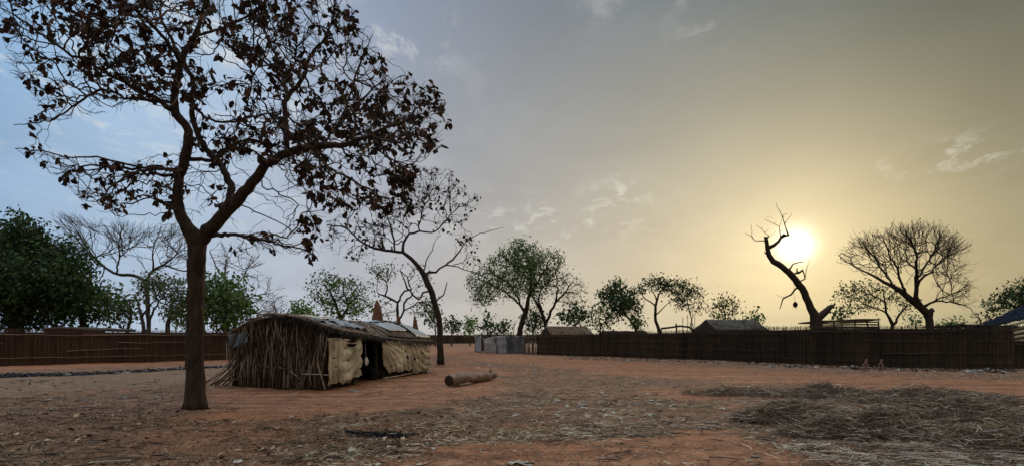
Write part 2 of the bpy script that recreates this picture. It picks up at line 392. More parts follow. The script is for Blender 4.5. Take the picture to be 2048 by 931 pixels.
def tree(Y, lines, crown, label, cat='tree', group=None, name='tree', n=400, seg=.25, infl=2.5, kill=.4, depth=2.0, holes=(), rtip=.008, rexp=2.3,
         leaf=None, lsize=.12, lper=5, lspread=.2, ldown=.3, lprob=1.0, simple=True, bark='bark_far', seed=1, jit=.25, limb_r=.05, base=None, lmat=None,
         rough=.12, trop=(0,0,.08), slim=.42, foliage='foliage', shoots=(2,.28,.9,.6,6000), leafr=3.0, soft=0.0, lfilter=None, curl=.35):
    """lines: traced limbs [(px,py,dy,width_px),...], the first is the trunk; crown: outline that the twigs grow into"""
    rng = np.random.RandomState(seed); random.seed(seed)
    pos = []; par = []; rad = []; isline = []
    def world(p):
        v = P(p[0], p[1], Y+p[2]); return (v.x, v.y, v.z, p[3]*.5*(.75 if Y < 20 else 1.05 if name == 'dead_tree' else .9)*(Y+p[2])/F)
    k0 = F*EYE/Y+HY
    for li, ln in enumerate(lines):
        pts = [world(p) for p in ln]
        if li == 0 and pts[0][2] > .3:
            b = pts[0]; pts.insert(0, (b[0], b[1], -.15, b[3]*1.25))
        L = smooth_line(pts, seg)
        if li: 
            arr = np.array(pos); j = int(np.argmin(np.linalg.norm(arr-L[0][:3], axis=1)+np.where(np.array(rad) < L[0][3]*.5, .4, 0)))
        else: j = -1
        for q, v in enumerate(L):
            p = np.array(v[:3])
            if q: p = p+rng.randn(3)*seg*(.06 if li == 0 else .13)
            if li and q == 0 and np.linalg.norm(np.array(pos[j])-p) < seg*.6: continue
            pos.append(p); par.append(j); rad.append(v[3]); isline.append(li); j = len(pos)-1
    nl = len(pos)
    if crown:
        cr = crown if isinstance(crown[0][0], (list, tuple)) else [crown]
        tot = []
        areas = []
        for poly in cr:
            p = np.array(poly); q = np.roll(p, -1, 0); areas.append(abs((p[:, 0]*q[:, 1]-q[:, 0]*p[:, 1]).sum())/2)
        for poly, a in zip(cr, areas):
            m_ = max(6, int(n*a/sum(areas))); s = sample_poly(poly, m_, rng, holes)
            dm = s[:, 2]*Y/F
            dd = (rng.rand(m_)*2-1)*np.minimum(depth, .35+dm*1.3)
            yy = Y+dd; tot.append(np.c_[(s[:, 0]-CX)/F*yy, yy, EYE-(s[:, 1]-HY)/F*yy])
        A = np.concatenate(tot)
        arr = np.array(pos)
        start = 0
        D = np.linalg.norm(A[:, None]-arr[None, :], axis=2); ni = D.argmin(1); nd = D.min(1)
        alive = nd > kill
        lastkey = {}
        for it in range(400):
            act = alive & (nd < (infl if it > 3 else infl*3))
            if not act.any():
                if it > 3: 
                    if not alive.any(): break
                    infl *= 1.6
                    if infl > 60: break
                continue
            v = A[act]-np.array(pos)[ni[act]]; v /= np.linalg.norm(v, axis=1)[:, None]
            ids = ni[act]; u, inv = np.unique(ids, return_inverse=True)
            sm = np.zeros((len(u), 3)); np.add.at(sm, inv, v)
            newp = []; newi = []
            for a, dv in zip(u, sm):
                l = np.linalg.norm(dv)
                dv = dv/l if l > .05 else rng.randn(3)
                dv = dv+rng.randn(3)*jit+np.array(trop); dv /= np.linalg.norm(dv)
                if lastkey.get(int(a), 0) >= 4:
                    k = np.where(act & (ni == a))[0]; alive[k] = False; continue
                lastkey[int(a)] = lastkey.get(int(a), 0)+1
                p = pos[a]+dv*seg; pos.append(p); par.append(int(a)); rad.append(0); isline.append(-1); newp.append(p); newi.append(len(pos)-1)
            if newp:
                D = np.linalg.norm(A[:, None]-np.array(newp)[None, :], axis=2); m1 = D.min(1); b = m1 < nd
                ni[b] = np.array(newi)[D.argmin(1)[b]]; nd[b] = m1[b]
            alive &= nd > kill
            if len(pos) > 26000: break
    if shoots:
        lv_, pr_, sl_, ang_, cap_ = shoots; polys = (crown if isinstance(crown[0][0], (list, tuple)) else [crown])
        cen = np.array(pos)[:, :3].mean(0); s2 = seg*.85
        def inside(p, jt=0):
            if jt: p = p+rng.randn(3)*jt
            x = p[0]/p[1]*F+CX; y = HY-(p[2]-EYE)/p[1]*F
            for pl in polys:
                c_ = False; n__ = len(pl)
                for q in range(n__):
                    (ax, ay), (bx_, by_) = pl[q], pl[(q+1) % n__]
                    if (ay > y) != (by_ > y) and x < ax+(y-ay)/(by_-ay)*(bx_-ax): c_ = not c_
                if c_: return True
            return False
        st_ = []
        for i in range(1, len(pos)):
            if isline[i] == 0 and (len(lines) > 1 and i < len([1 for q in isline if q == 0])*.55): continue
            if rng.rand() < pr_*(1.0 if isline[i] < 0 else 1.3) and inside(pos[i]): st_.append((i, pos[i]-pos[par[i]], sl_*(.5+rng.rand()), 1))
        rng.shuffle(st_) if False else None
        random.shuffle(st_)
        n0 = len(pos)
        while st_ and len(pos)-n0 < cap_:
            i, d, L, lv = st_.pop(0); d = d/(np.linalg.norm(d)+1e-9); ax = rng.randn(3); ax -= d*ax.dot(d); ax /= np.linalg.norm(ax)+1e-9
            a_ = ang_*(.6+.8*rng.rand()); d = d*math.cos(a_)+ax*math.sin(a_); j = i; p = pos[i]
            for q in range(max(2, int(L/s2))):
                o_ = p-cen; o_ /= np.linalg.norm(o_)+1e-9
                d = d+rng.randn(3)*jit*.6+np.array(trop)*.8+o_*.12; d /= np.linalg.norm(d); p = p+d*s2
                if not inside(p, soft): break
                pos.append(p); par.append(j); rad.append(0); isline.append(-1); j = len(pos)-1
                if lv < lv_ and rng.rand() < .38: st_.append((j, d, L*.62, lv+1))
    n_ = len(pos); ch = [[] for _ in range(n_)]
    for i, p in enumerate(par):
        if p >= 0: ch[p].append(i)
    r = np.array(rad); 
    for i in range(n_-1, -1, -1):
        if isline[i] < 0:
            r[i] = rtip if not ch[i] else sum(r[c]**rexp for c in ch[i])**(1/rexp)
    for i in range(n_):
        if isline[i] < 0 and par[i] >= 0: r[i] = min(r[i], r[par[i]]*(.98 if isline[par[i]] < 0 else .72))
    bx, by = (pos[0][0], pos[0][1]); root = empty(name, (bx, by, 0), label, cat, group)
    tr = Tubes(); tw = Tubes(); limbs = 0
    stack = [(0, None)]
    B = MT[bark] if isinstance(bark, str) else bark
    while stack:
        i, st = stack.pop(); chain = [st, i] if st is not None else [i]
        while ch[i]:
            same = [c for c in ch[i] if isline[c] >= 0 and isline[c] == isline[i]]
            mc = same[0] if same else max(ch[i], key=lambda c: r[c])
            for c in ch[i]:
                if c != mc: stack.append((c, i))
            i = mc; chain.append(i)
        pts = np.array([pos[c] for c in chain]); rr_ = np.array([r[c] for c in chain])
        if st is not None: rr_[0] = min(rr_[0], rr_[1]*1.25)
        if not ch[chain[-1]] and isline[chain[-1]] < 0: rr_[-1] *= .5
        mx = rr_.max(); sides = 14 if mx > .12 else 8 if mx > .05 else 5 if mx > .02 else 3
        if st is None:
            T_ = Tubes(); 
            rr_ = rr_*(1+.30*np.exp(-np.maximum(pts[:, 2], 0)/.16)) if Y < 40 else rr_
            T_.add(pts, rr_, 36 if Y < 20 else max(sides, 10), .5, rough*(1.5 if Y < 20 else 1)); T_.build('trunk', B, root)
        elif mx > limb_r and limbs < 24 and isline[chain[1]] >= 0:
            T_ = Tubes(); T_.add(pts, rr_, sides, .5, rough); T_.build('limb', B, root); limbs += 1
        else: tw.add(pts, rr_, sides, rng.rand(), 0, cap=False)
    tw.build('twigs', B, root)
    if leaf:
        thin = [i for i in range(n_) if isline[i] < 0 and r[i] < rtip*leafr]
        arr = np.array(pos)[thin]; arr = arr[rng.rand(len(arr)) < lprob]
        if lfilter is not None: arr = arr[lfilter(arr, rng)]
        if len(arr):
            if Y > 40 and foliage == 'foliage': lper = int(lper*1.35+1); lsize *= 1.12
            big = np.repeat(arr, lper, 0)+rng.randn(len(arr)*lper, 3)*lspread
            leaf_mesh(foliage, big, lsize*np.ones(len(big)), rng, MT[leaf], root, down=ldown, simple=simple, slim=slim, curl=curl)
            if lmat:
                k = arr[rng.rand(len(arr)) < .35]; big = np.repeat(k, lper, 0)+rng.randn(len(k)*lper, 3)*lspread
                leaf_mesh('sunlit_foliage' if False else 'pale_foliage', big, lsize*np.ones(len(big)), rng, MT[lmat], root, down=ldown, simple=simple, slim=slim)
    return root, np.array(pos), r, isline

# --- the big foreground tree
Yb = 13.6
big_lines = [
 [(390,818,0,52),(391,790,0,47),(391,740,0,45),(390,680,0,43),(391,600,0,41),(392,540,0,42),(394,505,0,46),(392,480,0,44),(375,455,0,34),(360,425,.1,28),(356,390,.1,26),(360,352,.1,25),(374,305,.1,24),(376,262,.1,22),(352,228,.1,21),(348,195,.1,18),(357,150,.1,17),(366,112,.1,16),(388,75,.2,13),(402,35,.3,10),(412,-5,.5,7),(420,-60,.6,4)],
 [(398,485,0,38),(415,462,-.1,36),(442,435,-.2,34),(480,395,-.4,30),(510,358,-.6,26),(530,330,-.7,24),(560,312,-.8,22),(600,298,-.9,20),(645,291,-1.0,17),(693,289,-1.1,14),(740,270,-1.2,10),(780,250,-1.3,7),(814,244,-1.3,6),(828,217,-1.4,5),(860,208,-1.4,4),(882,199,-1.4,3)],
 [(442,435,-.2,24),(462,388,.3,20),(452,352,.5,18),(433,320,.7,17),(406,289,.8,16),(388,253,.8,15),(384,212,.9,14),(386,167,1,13),(372,131,1,11),(345,85,1.2,9),(325,40,1.3,7),(318,-10,1.4,5),(300,-70,1.4,4)],
 [(346,222,.1,15),(310,196,-.5,12),(275,178,-.8,10),(194,135,-1.4,8),(126,99,-1.8,7),(63,50,-2,5),(8,22,-2.2,3)],
 [(364,120,.1,12),(340,92,-.4,10),(300,45,-.9,8),(250,5,-1.2,6),(200,-40,-1.4,4)],
 [(575,302,-.8,15),(571,244,-.4,14),(571,208,-.3,13),(578,190,-.2,13),(602,162,-.2,11),(616,131,-.1,9),(625,104,0,8),(652,72,0,6),(668,27,.1,5),(676,-20,.2,3)],
 [(578,190,-.2,10),(562,149,.2,8),(553,113,.4,7),(537,81,.5,6),(520,30,.8,4)],
 [(706,285,-1.1,9),(709,253,-1,8),(711,212,-1,7),(729,194,-1,6),(756,167,-1,4),(775,150,-1,3)],
 [(740,272,-1.2,8),(775,282,-1.6,6),(796,284,-1.7,5),(828,271,-1.9,4),(860,290,-2,3)],
 [(433,320,.7,12),(450,300,1.0,11),(478,285,1.4,11),(510,280,1.6,10),(536,297,1.6,8),(560,330,1.5,5)],
 [(425,472,0,13),(449,469,-.4,11),(490,472,-.9,8),(520,478,-1.2,7),(565,490,-1.6,5),(610,500,-1.8,4),(640,520,-2,3)],
 [(365,340,.1,13),(335,340,-.6,10),(300,336,-1.2,8),(253,352,-1.8,6),(226,370,-2.1,5),(205,392,-2.3,3)],
 [(310,338,-1.1,7),(260,330,-1.6,6),(194,316,-2,5),(126,311,-2.2,4),(63,300,-2.4,3),(28,296,-2.4,2)],
 [(350,205,.1,9),(300,200,.8,8),(250,195,1.1,7),(203,180,1.4,7),(167,199,1.5,6),(144,214,1.6,5),(108,239,1.7,4),(60,248,1.8,3),(27,250,1.8,2)],
 [(372,318,.1,12),(400,318,.4,11),(433,322,.7,9)],
 [(384,212,.9,9),(420,240,1.3,7),(470,243,1.5,6),(520,230,1.6,5),(560,225,1.7,3)],
 [(620,295,-.9,10),(650,330,-1.2,8),(690,350,-1.5,6),(740,380,-1.8,5),(790,400,-2,3)],
 [(645,291,-1,9),(680,240,-.6,7),(700,190,-.3,6),(720,130,0,5),(740,80,.1,3)],
 [(388,75,.2,9),(430,60,.7,7),(480,40,1,6),(530,10,1.2,4)],
 [(357,425,.1,9),(320,400,-.8,7),(290,390,-1.3,5),(250,400,-1.7,3)],
]
big_crown = [[(-30,-110),(0,40),(8,140),(60,185),(35,245),(60,262),(120,240),(330,225),(360,300),(250,320),(40,295),(90,340),(130,370),(190,430),(235,450),(250,420),(300,400),(330,440),(380,440),(450,420),(520,440),(560,470),(640,440),(700,420),(760,440),(830,445),(850,390),(840,330),(885,290),(900,230),(880,180),(832,145),(775,150),(760,95),(745,45),(700,10),(700,-60),(620,-110)],
             [(470,440),(640,440),(640,520),(520,500),(490,525),(450,480)]]
def dens_f(arr, rng):
    # foliage is thin low on the trunk side and where the sky shows through between the leaders
    px = arr[:, 0]/arr[:, 1]*F+CX; py = HY-(arr[:, 2]-EYE)/arr[:, 1]*F
    p = np.where(py < 140, .55, .48)
    p = np.where((px > 600) & (py > 150), .8, p); p = np.where((px > 380) & (px < 600) & (py > 330), .22, p)
    p = np.where((px > 120) & (px < 360) & (py > 190) & (py < 270), .08, p)
    return rng.rand(len(arr)) < p
T0 = tree(Yb, big_lines, big_crown, 'large brown-leaved tree with thick straight trunk in front of the stick hut', n=2300, shoots=(3,.10,.75,.65,14500), seg=.12, infl=1.2, kill=.2, depth=2.6,
     holes=((240,238,120,36,.05),(430,180,42,60,.3),(490,360,45,60,.25),(240,395,70,28,.15)),
     rtip=.0052, rexp=2.2, leaf='leaf_dry', lsize=.135, lper=6, lspread=.042, ldown=.5, lprob=.12, leafr=1.6, simple=False, bark='bark_big', seed=5, jit=.42, limb_r=.035, rough=.13,
     name='tree', slim=.62, foliage='dry_leaves', lfilter=dens_f, curl=.6)

# --- the second tree, behind the hut
Y2 = 32.0
l2 = [
 [(881,728,0,15),(881,700,0,14),(880,670,0,13),(878,640,0,13),(868,600,0,13),(855,565,0,13),(846,545,0,12),(832,525,0,9),(815,510,0,8),(806,505,0,7),(770,500,-.3,6),(740,493,-.6,5),(716,478,-.8,4),(690,455,-1,3),(655,450,-1,2)],
 [(806,505,0,6),(806,485,.3,6),(820,468,.6,5),(838,462,.8,4),(870,462,1,3),(890,445,1.2,3),(910,420,1.3,2),(945,402,1.4,1.5)],
 [(790,503,0,4),(786,470,-.5,4),(778,440,-.8,3),(760,410,-1,2)],
 [(838,462,.8,3),(842,430,.6,3),(860,390,.5,2),(870,350,.5,1.5)],
 [(852,548,0,7),(870,542,.4,5),(890,530,.6,4),(905,520,.8,4),(920,500,1,3),(930,485,1.1,2),(960,468,1.2,1.6),(1005,455,1.3,1)],
 [(893,529,.6,3),(915,535,.9,2.4),(935,540,1,2),(960,548,1.2,1.5)],
 [(846,545,0,4),(850,530,.2,3),(862,500,.4,2),(872,480,.4,1.3)],
 [(862,580,0,5),(848,585,-.5,4),(838,598,-.8,5),(828,590,-1,4),(815,575,-1.2,4),(810,560,-1.3,3),(800,540,-1.4,2)],
 [(870,605,0,4),(885,590,.3,3),(895,565,.4,2)],
]
c2_ = [[(640,500),(650,450),(690,410),(740,395),(780,370),(830,330),(890,330),(930,370),(968,400),(940,430),(935,450),(960,500),(975,545),(930,540),(920,500),(890,470),(850,450),(800,480),(760,500),(720,530),(690,525)]]
T1 = tree(Y2, l2, c2_, 'slender tree with crooked leaning trunk and small pods, right behind the stick hut', n=650, shoots=(3,.14,1.2,.6,3800), leafr=1.5, seg=.24, infl=2.4, kill=.36, depth=2.6, rtip=.009, rexp=2.2,
     leaf='leaf_dry', lsize=.17, lper=2, lspread=.09, ldown=.9, lprob=.15, bark='bark_dark', seed=9, jit=.42, slim=.7, foliage='foliage', limb_r=.05, name='tree', simple=False)  # the foliage mesh of this tree is its small hanging pods

# --- broken dead tree by the sun
Y3 = 42.0
l3 = [
 [(1631,652,0,19),(1630,638,0,18),(1622,615,0,14),(1613,594,0,13),(1604,577,0,13),(1591,559,0,12),(1579,544,0,12),(1564,533,0,11),(1547,522,0,10),(1537,510,0,9),(1534,496,0,8),(1532,482,0,7),(1531,475,0,8)],
 [(1535,494,0,7),(1547,489,.2,6),(1557,482,.3,5),(1564,474,.4,5),(1570,470,.4,7),(1577,471,.4,4)],
 [(1634,642,0,15),(1642,632,.2,13),(1652,621,.3,12),(1662,613,.4,9),(1671,609,.5,1)],
 [(1650,620,.3,5),(1655,610,.3,1)],
 [(1600,573,0,5),(1590,580,.2,4),(1581,588,.3,3.4),(1568,598,.4,3),(1564,606,.4,2),(1560,617,.4,1.4)],
 [(1588,556,0,5),(1601,563,-.2,3),(1610,556,-.3,2.6),(1611,546,-.3,2.2),(1606,541,-.3,5),(1598,546,-.2,4.5),(1590,545,-.1,4)],
 [(1598,546,-.2,4),(1595,540,-.2,3),(1594,535,-.2,2)],
 [(1580,537,0,3.5),(1586,529,.2,2.4),(1595,524,.3,2),(1605,522,.4,1.6)],
 [(1531,506,0,3),(1527,503,0,1)],
 [(1532,480,0,2.6),(1520,482,.2,2),(1511,481,.3,1.5),(1505,470,.4,1.1),(1502,450,.5,.6)],
 [(1511,481,.3,1.2),(1500,474,.4,1),(1490,464,.6,.6)],
 [(1574,468,.4,2),(1571,452,.5,1.6),(1566,436,.6,1.3),(1560,424,.6,1),(1552,404,.6,.5)],
 [(1570,445,.5,1.1),(1580,434,.4,.8),(1585,425,.3,.5)],
 [(1566,430,.5,1.1),(1575,428,.6,.6)],
 [(1562,470,.4,1.8),(1556,453,.4,1.4),(1545,447,.4,1),(1530,440,.4,.6)],
 [(1556,453,.4,1.1),(1562,440,.4,.7),(1567,432,.4,.5)],
 [(1538,473,.0,1.4),(1530,463,0,1),(1522,457,0,.9),(1514,449,0,.5)],
 [(1610,556,-.3,1.4),(1612,540,-.2,1.2),(1616,528,0,.8),(1620,520,0,.5)],
 [(1580,588,.3,1.2),(1570,592,.3,.8),(1552,588,.2,.5)],
]
T2 = tree(Y3, l3, [[(1490,460),(1540,420),(1585,425),(1580,462),(1530,470)]], 'dead crooked trunk with broken splintered stump beside the low sun', n=22, shoots=None, seg=.3, infl=2, kill=.5, depth=1.5, rtip=.012,
     bark='bark_dark', seed=4, jit=.3, limb_r=.045, rough=.2, name='dead_tree')
# the scrap of cloth hanging from it
hb = empty('hanging_rag', P(1590,604,Y3+.1), 'dark rag hanging on a string from the dead broken tree', 'rag')
t_ = Tubes(); t_.add([P(1587,566,Y3), P(1588,585,Y3+.05), P(1590,604,Y3+.1)], .008, 4); t_.build('string', MT['rail_dark'], hb)
def rag(u, v):
    a = u*2*math.pi; p = P(1590.5, 602+v*12, Y3+.1); r = .02+.12*math.sin(min(1, v*1.25)*math.pi*.8)*(1+.4*math.sin(a*3+1)); 
    return (p.x+math.cos(a)*r, p.y+math.sin(a)*r*.6, p.z+.06*math.sin(a*5)*v)
grid_mesh('rag', rag, 16, 8, MT['black'], hb)

# --- bare tree on the right
Y4 = 43.0
l4 = [
 [(1859,652,0,17),(1858,635,0,16),(1853,624,0,16),(1841,613,0,15),(1819,597,0,13),(1800,580,0,11),(1778,568,.3,8),(1758,557,.6,6),(1735,545,1,4),(1705,530,1.4,2.5)],
 [(1857,632,0,12),(1862,622,0,12),(1864,617,0,11)],
 [(1840,613,0,11),(1834,595,-.3,10),(1833,580,-.3,9),(1832,555,-.4,7),(1834,525,-.6,5),(1828,495,-.8,4),(1812,465,-1,2.5)],
 [(1832,570,-.3,7),(1847,552,-.8,5),(1862,543,-1,4),(1894,514,-1.4,3),(1920,500,-1.6,2),(1943,488,-1.8,1.2)],
 [(1845,614,0,6),(1870,602,.8,4),(1900,603,1.2,3),(1935,612,1.6,2),(1950,625,1.8,1)],
 [(1850,610,0,5),(1880,595,-.5,3.4),(1910,585,-1,2.4),(1940,560,-1.4,1.4)],
 [(1815,593,0,6),(1800,560,-.6,5),(1790,530,-.9,4),(1776,500,-1.2,3),(1765,470,-1.4,1.8)],
 [(1790,574,0,5),(1765,540,.8,4),(1745,510,1.1,3),(1720,488,1.4,1.8)],
 [(1833,560,-.3,5),(1858,520,.4,4),(1872,490,.8,3),(1885,460,1,1.6)],
]
c4 = [[(1668,520),(1690,482),(1720,466),(1752,462),(1800,445),(1840,441),(1890,446),(1905,468),(1955,487),(1940,520),(1952,575),(1955,625),(1900,615),(1870,595),(1810,575),(1760,562),(1720,555),(1672,545)]]
T3 = tree(Y4, l4, c4, 'wide bare tree with forked trunk rising behind the dark reed fence', n=240, shoots=(4,.5,2.6,.5,6500), soft=.35, seg=.28, infl=3.5, kill=.7, depth=3, rtip=.0085, rexp=2.5, bark='bark_dark', seed=13, jit=.26,
     leaf='leaf_dry', lsize=.15, lper=1, lprob=.03, leafr=1.5, limb_r=.05, name='bare_tree', trop=(0,0,.15), foliage='dry_leaves')

def arc(cx, cy, rx, ry, n=14, wob=.18, seed=0):
    rg = random.Random(seed+int(cx)); return [(cx+math.cos(i/n*2*math.pi)*rx*(1+rg.uniform(-wob, wob)), cy-math.sin(i/n*2*math.pi)*ry*(1+rg.uniform(-wob, wob))) for i in range(n)]
GL = 'trees behind the left fence'; GR = 'trees behind the right fence'; GF = 'small distant trees between the fences'
# left group
tree(44, [[(30,660,0,26),(32,610,0,22),(45,560,0,16),(45,500,0,8)],[(33,620,0,14),(-20,560,.5,10),(-50,500,1,5)],[(36,600,0,14),(90,550,-.5,9),(120,500,-1,4)],[(45,560,0,10),(10,500,-.6,6)]],
     [[(-180,520),(-90,470),(-20,460),(10,448),(35,432),(62,436),(80,452),(92,472),(130,480),(160,500),(190,530),(165,560),(200,590),(150,620),(120,655),(-150,655)]],
     'tallest dark dense evergreen tree at the left edge behind the fence', group=GL, n=1500, seg=.4, infl=4, kill=.5, depth=4, rtip=.02, leaf='leaf_dark', lsize=.26, lper=9, lspread=.42, lprob=.9, seed=21, bark='bark_dark', slim=.6)
tree(48, [[(165,660,0,14),(168,620,0,11),(172,590,0,8),(180,560,0,4)],[(168,622,0,8),(140,590,.5,5)],[(170,600,0,7),(205,580,-.5,4)]],
     [[(110,560),(150,545),(190,548),(225,570),(240,605),(225,640),(190,650),(130,640),(105,600)]],
     'rounded mid green tree right of the tall dark evergreen', group=GL, n=420, seg=.4, infl=4, kill=.5, depth=3, rtip=.02, leaf='leaf_mid', lsize=.26, lper=7, lspread=.4, lprob=.75, seed=22, slim=.6)
tree(50, [[(255,660,0,7),(262,640,0,6),(258,620,0,5),(250,600,0,3)],[(262,640,0,4),(240,615,.5,3)]],
     [[(205,610),(225,585),(250,580),(275,595),(285,620),(260,645),(220,655)]], 'small leafy tree with thin curved stem in the left tree line', group=GL, n=160, seg=.4, infl=4, kill=.6, depth=2, rtip=.02, leaf='leaf_olive', lsize=.24, lper=6, lspread=.4, seed=23, slim=.6)
tree(47, [[(287,660,0,8),(283,635,0,7),(278,615,0,5),(270,590,0,3)],[(298,660,.4,6),(300,635,.5,5),(315,610,.7,4),(330,585,.9,3)],[(283,632,0,4),(310,600,-.5,3),(320,570,-1,2)]],
     [[(268,600),(275,560),(300,545),(340,548),(372,560),(385,590),(375,620),(350,640),(330,610),(300,605),(280,625)]],
     'twin-stemmed small-leaved tree with sky showing between its stems', group=GL, n=420, seg=.35, infl=3, kill=.45, depth=2.5, rtip=.017, leaf='leaf_olive', lsize=.19, lper=5, lspread=.32, lprob=.8, seed=24, slim=.5)
tree(46, [[(452,660,0,12),(450,630,0,10),(445,600,0,7),(440,570,0,4)],[(450,628,0,6),(475,600,.5,4)],[(448,615,0,6),(415,595,-.5,4)]],
     [[(372,640),(378,590),(400,560),(430,545),(460,550),(490,570),(505,605),(515,640),(480,655),(400,655)]],
     'broad green tree directly behind the thick trunk of the large tree', group=GL, n=800, seg=.4, infl=4, kill=.5, depth=3, rtip=.02, leaf='leaf_mid', lsize=.25, lper=8, lspread=.4, lprob=.85, seed=25, slim=.6)
tree(52, [[(335,660,0,10),(340,625,0,8),(345,600,0,5)],[(340,630,0,6),(365,610,0,4)]],
     [[(320,640),(335,605),(360,595),(385,600),(390,640),(360,655)]], 'low brownish leafy tree left of the thick trunk', group=GL, n=200, seg=.4, infl=4, kill=.6, depth=2, rtip=.02, leaf='leaf_olive', lsize=.24, lper=6, lspread=.4, seed=26, slim=.6)
tree(52, [[(298,660,0,9),(296,620,0,9),(294,585,0,9),(289,562,0,8),(275,553,0,7),(261,549,0,7),(232,547,0,6),(208,532,.5,5),(179,506,1,4),(150,475,1.4,2.5),(120,440,1.8,1.2)],
          [(290,562,0,7),(307,541,0,6),(325,530,0,5),(345,515,.5,3),(365,490,.8,2)],[(232,547,0,4),(238,510,-.5,3),(240,470,-.8,2),(250,445,-1,1.4)],
          [(307,541,0,5),(305,510,-.6,3),(312,480,-1,2),(325,450,-1,1.2)],[(208,532,.5,3),(200,560,.7,2),(185,580,1,1)],[(325,530,0,4),(370,540,0,3),(400,530,0,2)],[(179,506,1,3),(160,510,1,2),(130,500,1,1.2)]],
     [[(95,425),(150,420),(200,440),(260,440),(300,450),(350,440),(385,470),(400,540),(350,545),(300,545),(230,540),(180,560),(140,520)]],
     'pale bare tree with wide sweeping limbs left of the thick trunk', group='bare trees behind the left fence', name='bare_tree', n=220, shoots=(4,.42,2.6,.5,5500), soft=.4, seg=.3, infl=3.5, kill=.7, depth=3, rtip=.010, rexp=2.5, bark='bark_far', seed=27, jit=.2, trop=(0,0,.1))
tree(50, [[(470,660,0,9),(465,620,0,8),(455,585,0,7),(450,555,0,5),(452,520,0,3)],[(465,620,0,6),(490,600,-1,4),(515,590,-1.4,3),(545,585,-1.8,1.5)],[(456,585,0,5),(480,560,.5,3),(500,530,.8,2),(520,510,1,1.2)],[(450,560,0,4),(430,530,0,3),(420,500,0,2)],[(468,640,0,4),(510,625,.8,3),(550,620,1,1.5)]],
     [[(415,490),(440,478),(480,482),(520,510),(545,560),(580,585),(560,640),(520,650),(500,610),(470,570),(430,540)]],
     'pale bare tree with fine drooping twigs right of the thick trunk', group='bare trees behind the left fence', name='bare_tree', n=160, shoots=(4,.42,2.2,.55,4500), soft=.4, seg=.3, infl=3.5, kill=.7, depth=3, rtip=.011, rexp=2.5, bark='bark_pale', seed=28, jit=.3, trop=(0,0,0))
tree(56, [[(560,662,0,5),(558,640,0,4),(552,620,0,3),(548,605,0,2)],[(560,645,0,3),(575,625,0,2)]],
     [[(505,640),(525,605),(560,585),(590,595),(605,620),(600,650),(540,655)]], 'thin greyish bare scrub tree above the left end of the hut', name='bare_tree', group='bare trees behind the left fence', n=260, seg=.3, infl=3, kill=.5, depth=2, rtip=.012, bark='bark_pale', seed=29,
     leaf='leaf_olive', lsize=.16, lper=2, lprob=.2)
tree(58, [[(603,662,0,6),(603,640,0,5),(605,620,0,3)]], [[(572,645),(580,620),(600,602),(622,615),(633,640),(610,655)]], 'bushy bright green tree peeping over the hut roof ridge', group=GL, n=240, seg=.4, infl=4, kill=.5, depth=2, rtip=.02,
     leaf='leaf_light', lsize=.26, lper=8, lspread=.38, seed=30, slim=.6)
tree(47, [[(683,665,0,9),(681,640,0,8),(675,618,0,7),(668,600,0,6),(660,582,0,4),(650,570,0,3)],[(682,642,0,6),(692,620,.5,5),(700,605,.7,4),(715,590,.9,3)],[(690,630,.4,4),(715,620,1,3),(735,612,1.2,2)],[(672,610,0,4),(650,605,-.6,3),(635,590,-1,2)],[(697,610,.6,4),(690,585,.3,3),(685,560,0,2)]],
     [[(612,565),(640,545),(665,543),(690,560),(720,555),(745,575),(748,610),(735,632),(690,636),(650,640),(640,610),(620,600)]],
     'open-crowned green tree behind the middle of the hut roof', group='trees behind the hut', n=460, seg=.33, infl=3, kill=.48, depth=2.2, rtip=.015, leaf='leaf_mid', lmat='leaf_light', lsize=.2, lper=4, lspread=.3, lprob=.6, seed=31, slim=.5, bark='bark_dark')
tree(45, [[(797,665,0,7),(796,640,0,6),(795,615,0,6),(795,605,0,5),(783,597,0,5),(770,590,0,4),(758,588,.3,3)],[(797,608,0,5),(802,592,.3,4),(810,583,.4,4),(822,577,.5,4),(818,560,.6,3),(808,548,.8,2)],
          [(799,640,0,5),(808,622,-.3,4),(806,606,-.5,4),(813,597,-.6,4),(826,588,-.8,3)],[(770,590,0,3),(775,570,-.4,3),(765,555,-.6,2)],[(812,618,-.3,3),(835,606,-.6,2.4),(855,600,-.8,1.5)]],
     [[(722,545),(745,528),(780,530),(800,548),(770,558),(735,552)],[(800,530),(840,520),(870,540),(860,560),(820,555)],[(745,560),(780,558),(778,580),(750,578)],[(812,600),(850,590),(880,600),(870,630),(830,640)],[(760,600),(780,600),(775,650),(757,640)]],
     'sparse tree with twisted bare branches and tufts, beside the termite mound', group='trees behind the hut', n=300, seg=.3, infl=3, kill=.42, depth=1.8, rtip=.014, leaf='leaf_olive', lmat='leaf_light', lsize=.16, lper=3, lspread=.25, lprob=.55, seed=32, bark='bark_dark', jit=.35, slim=.5)
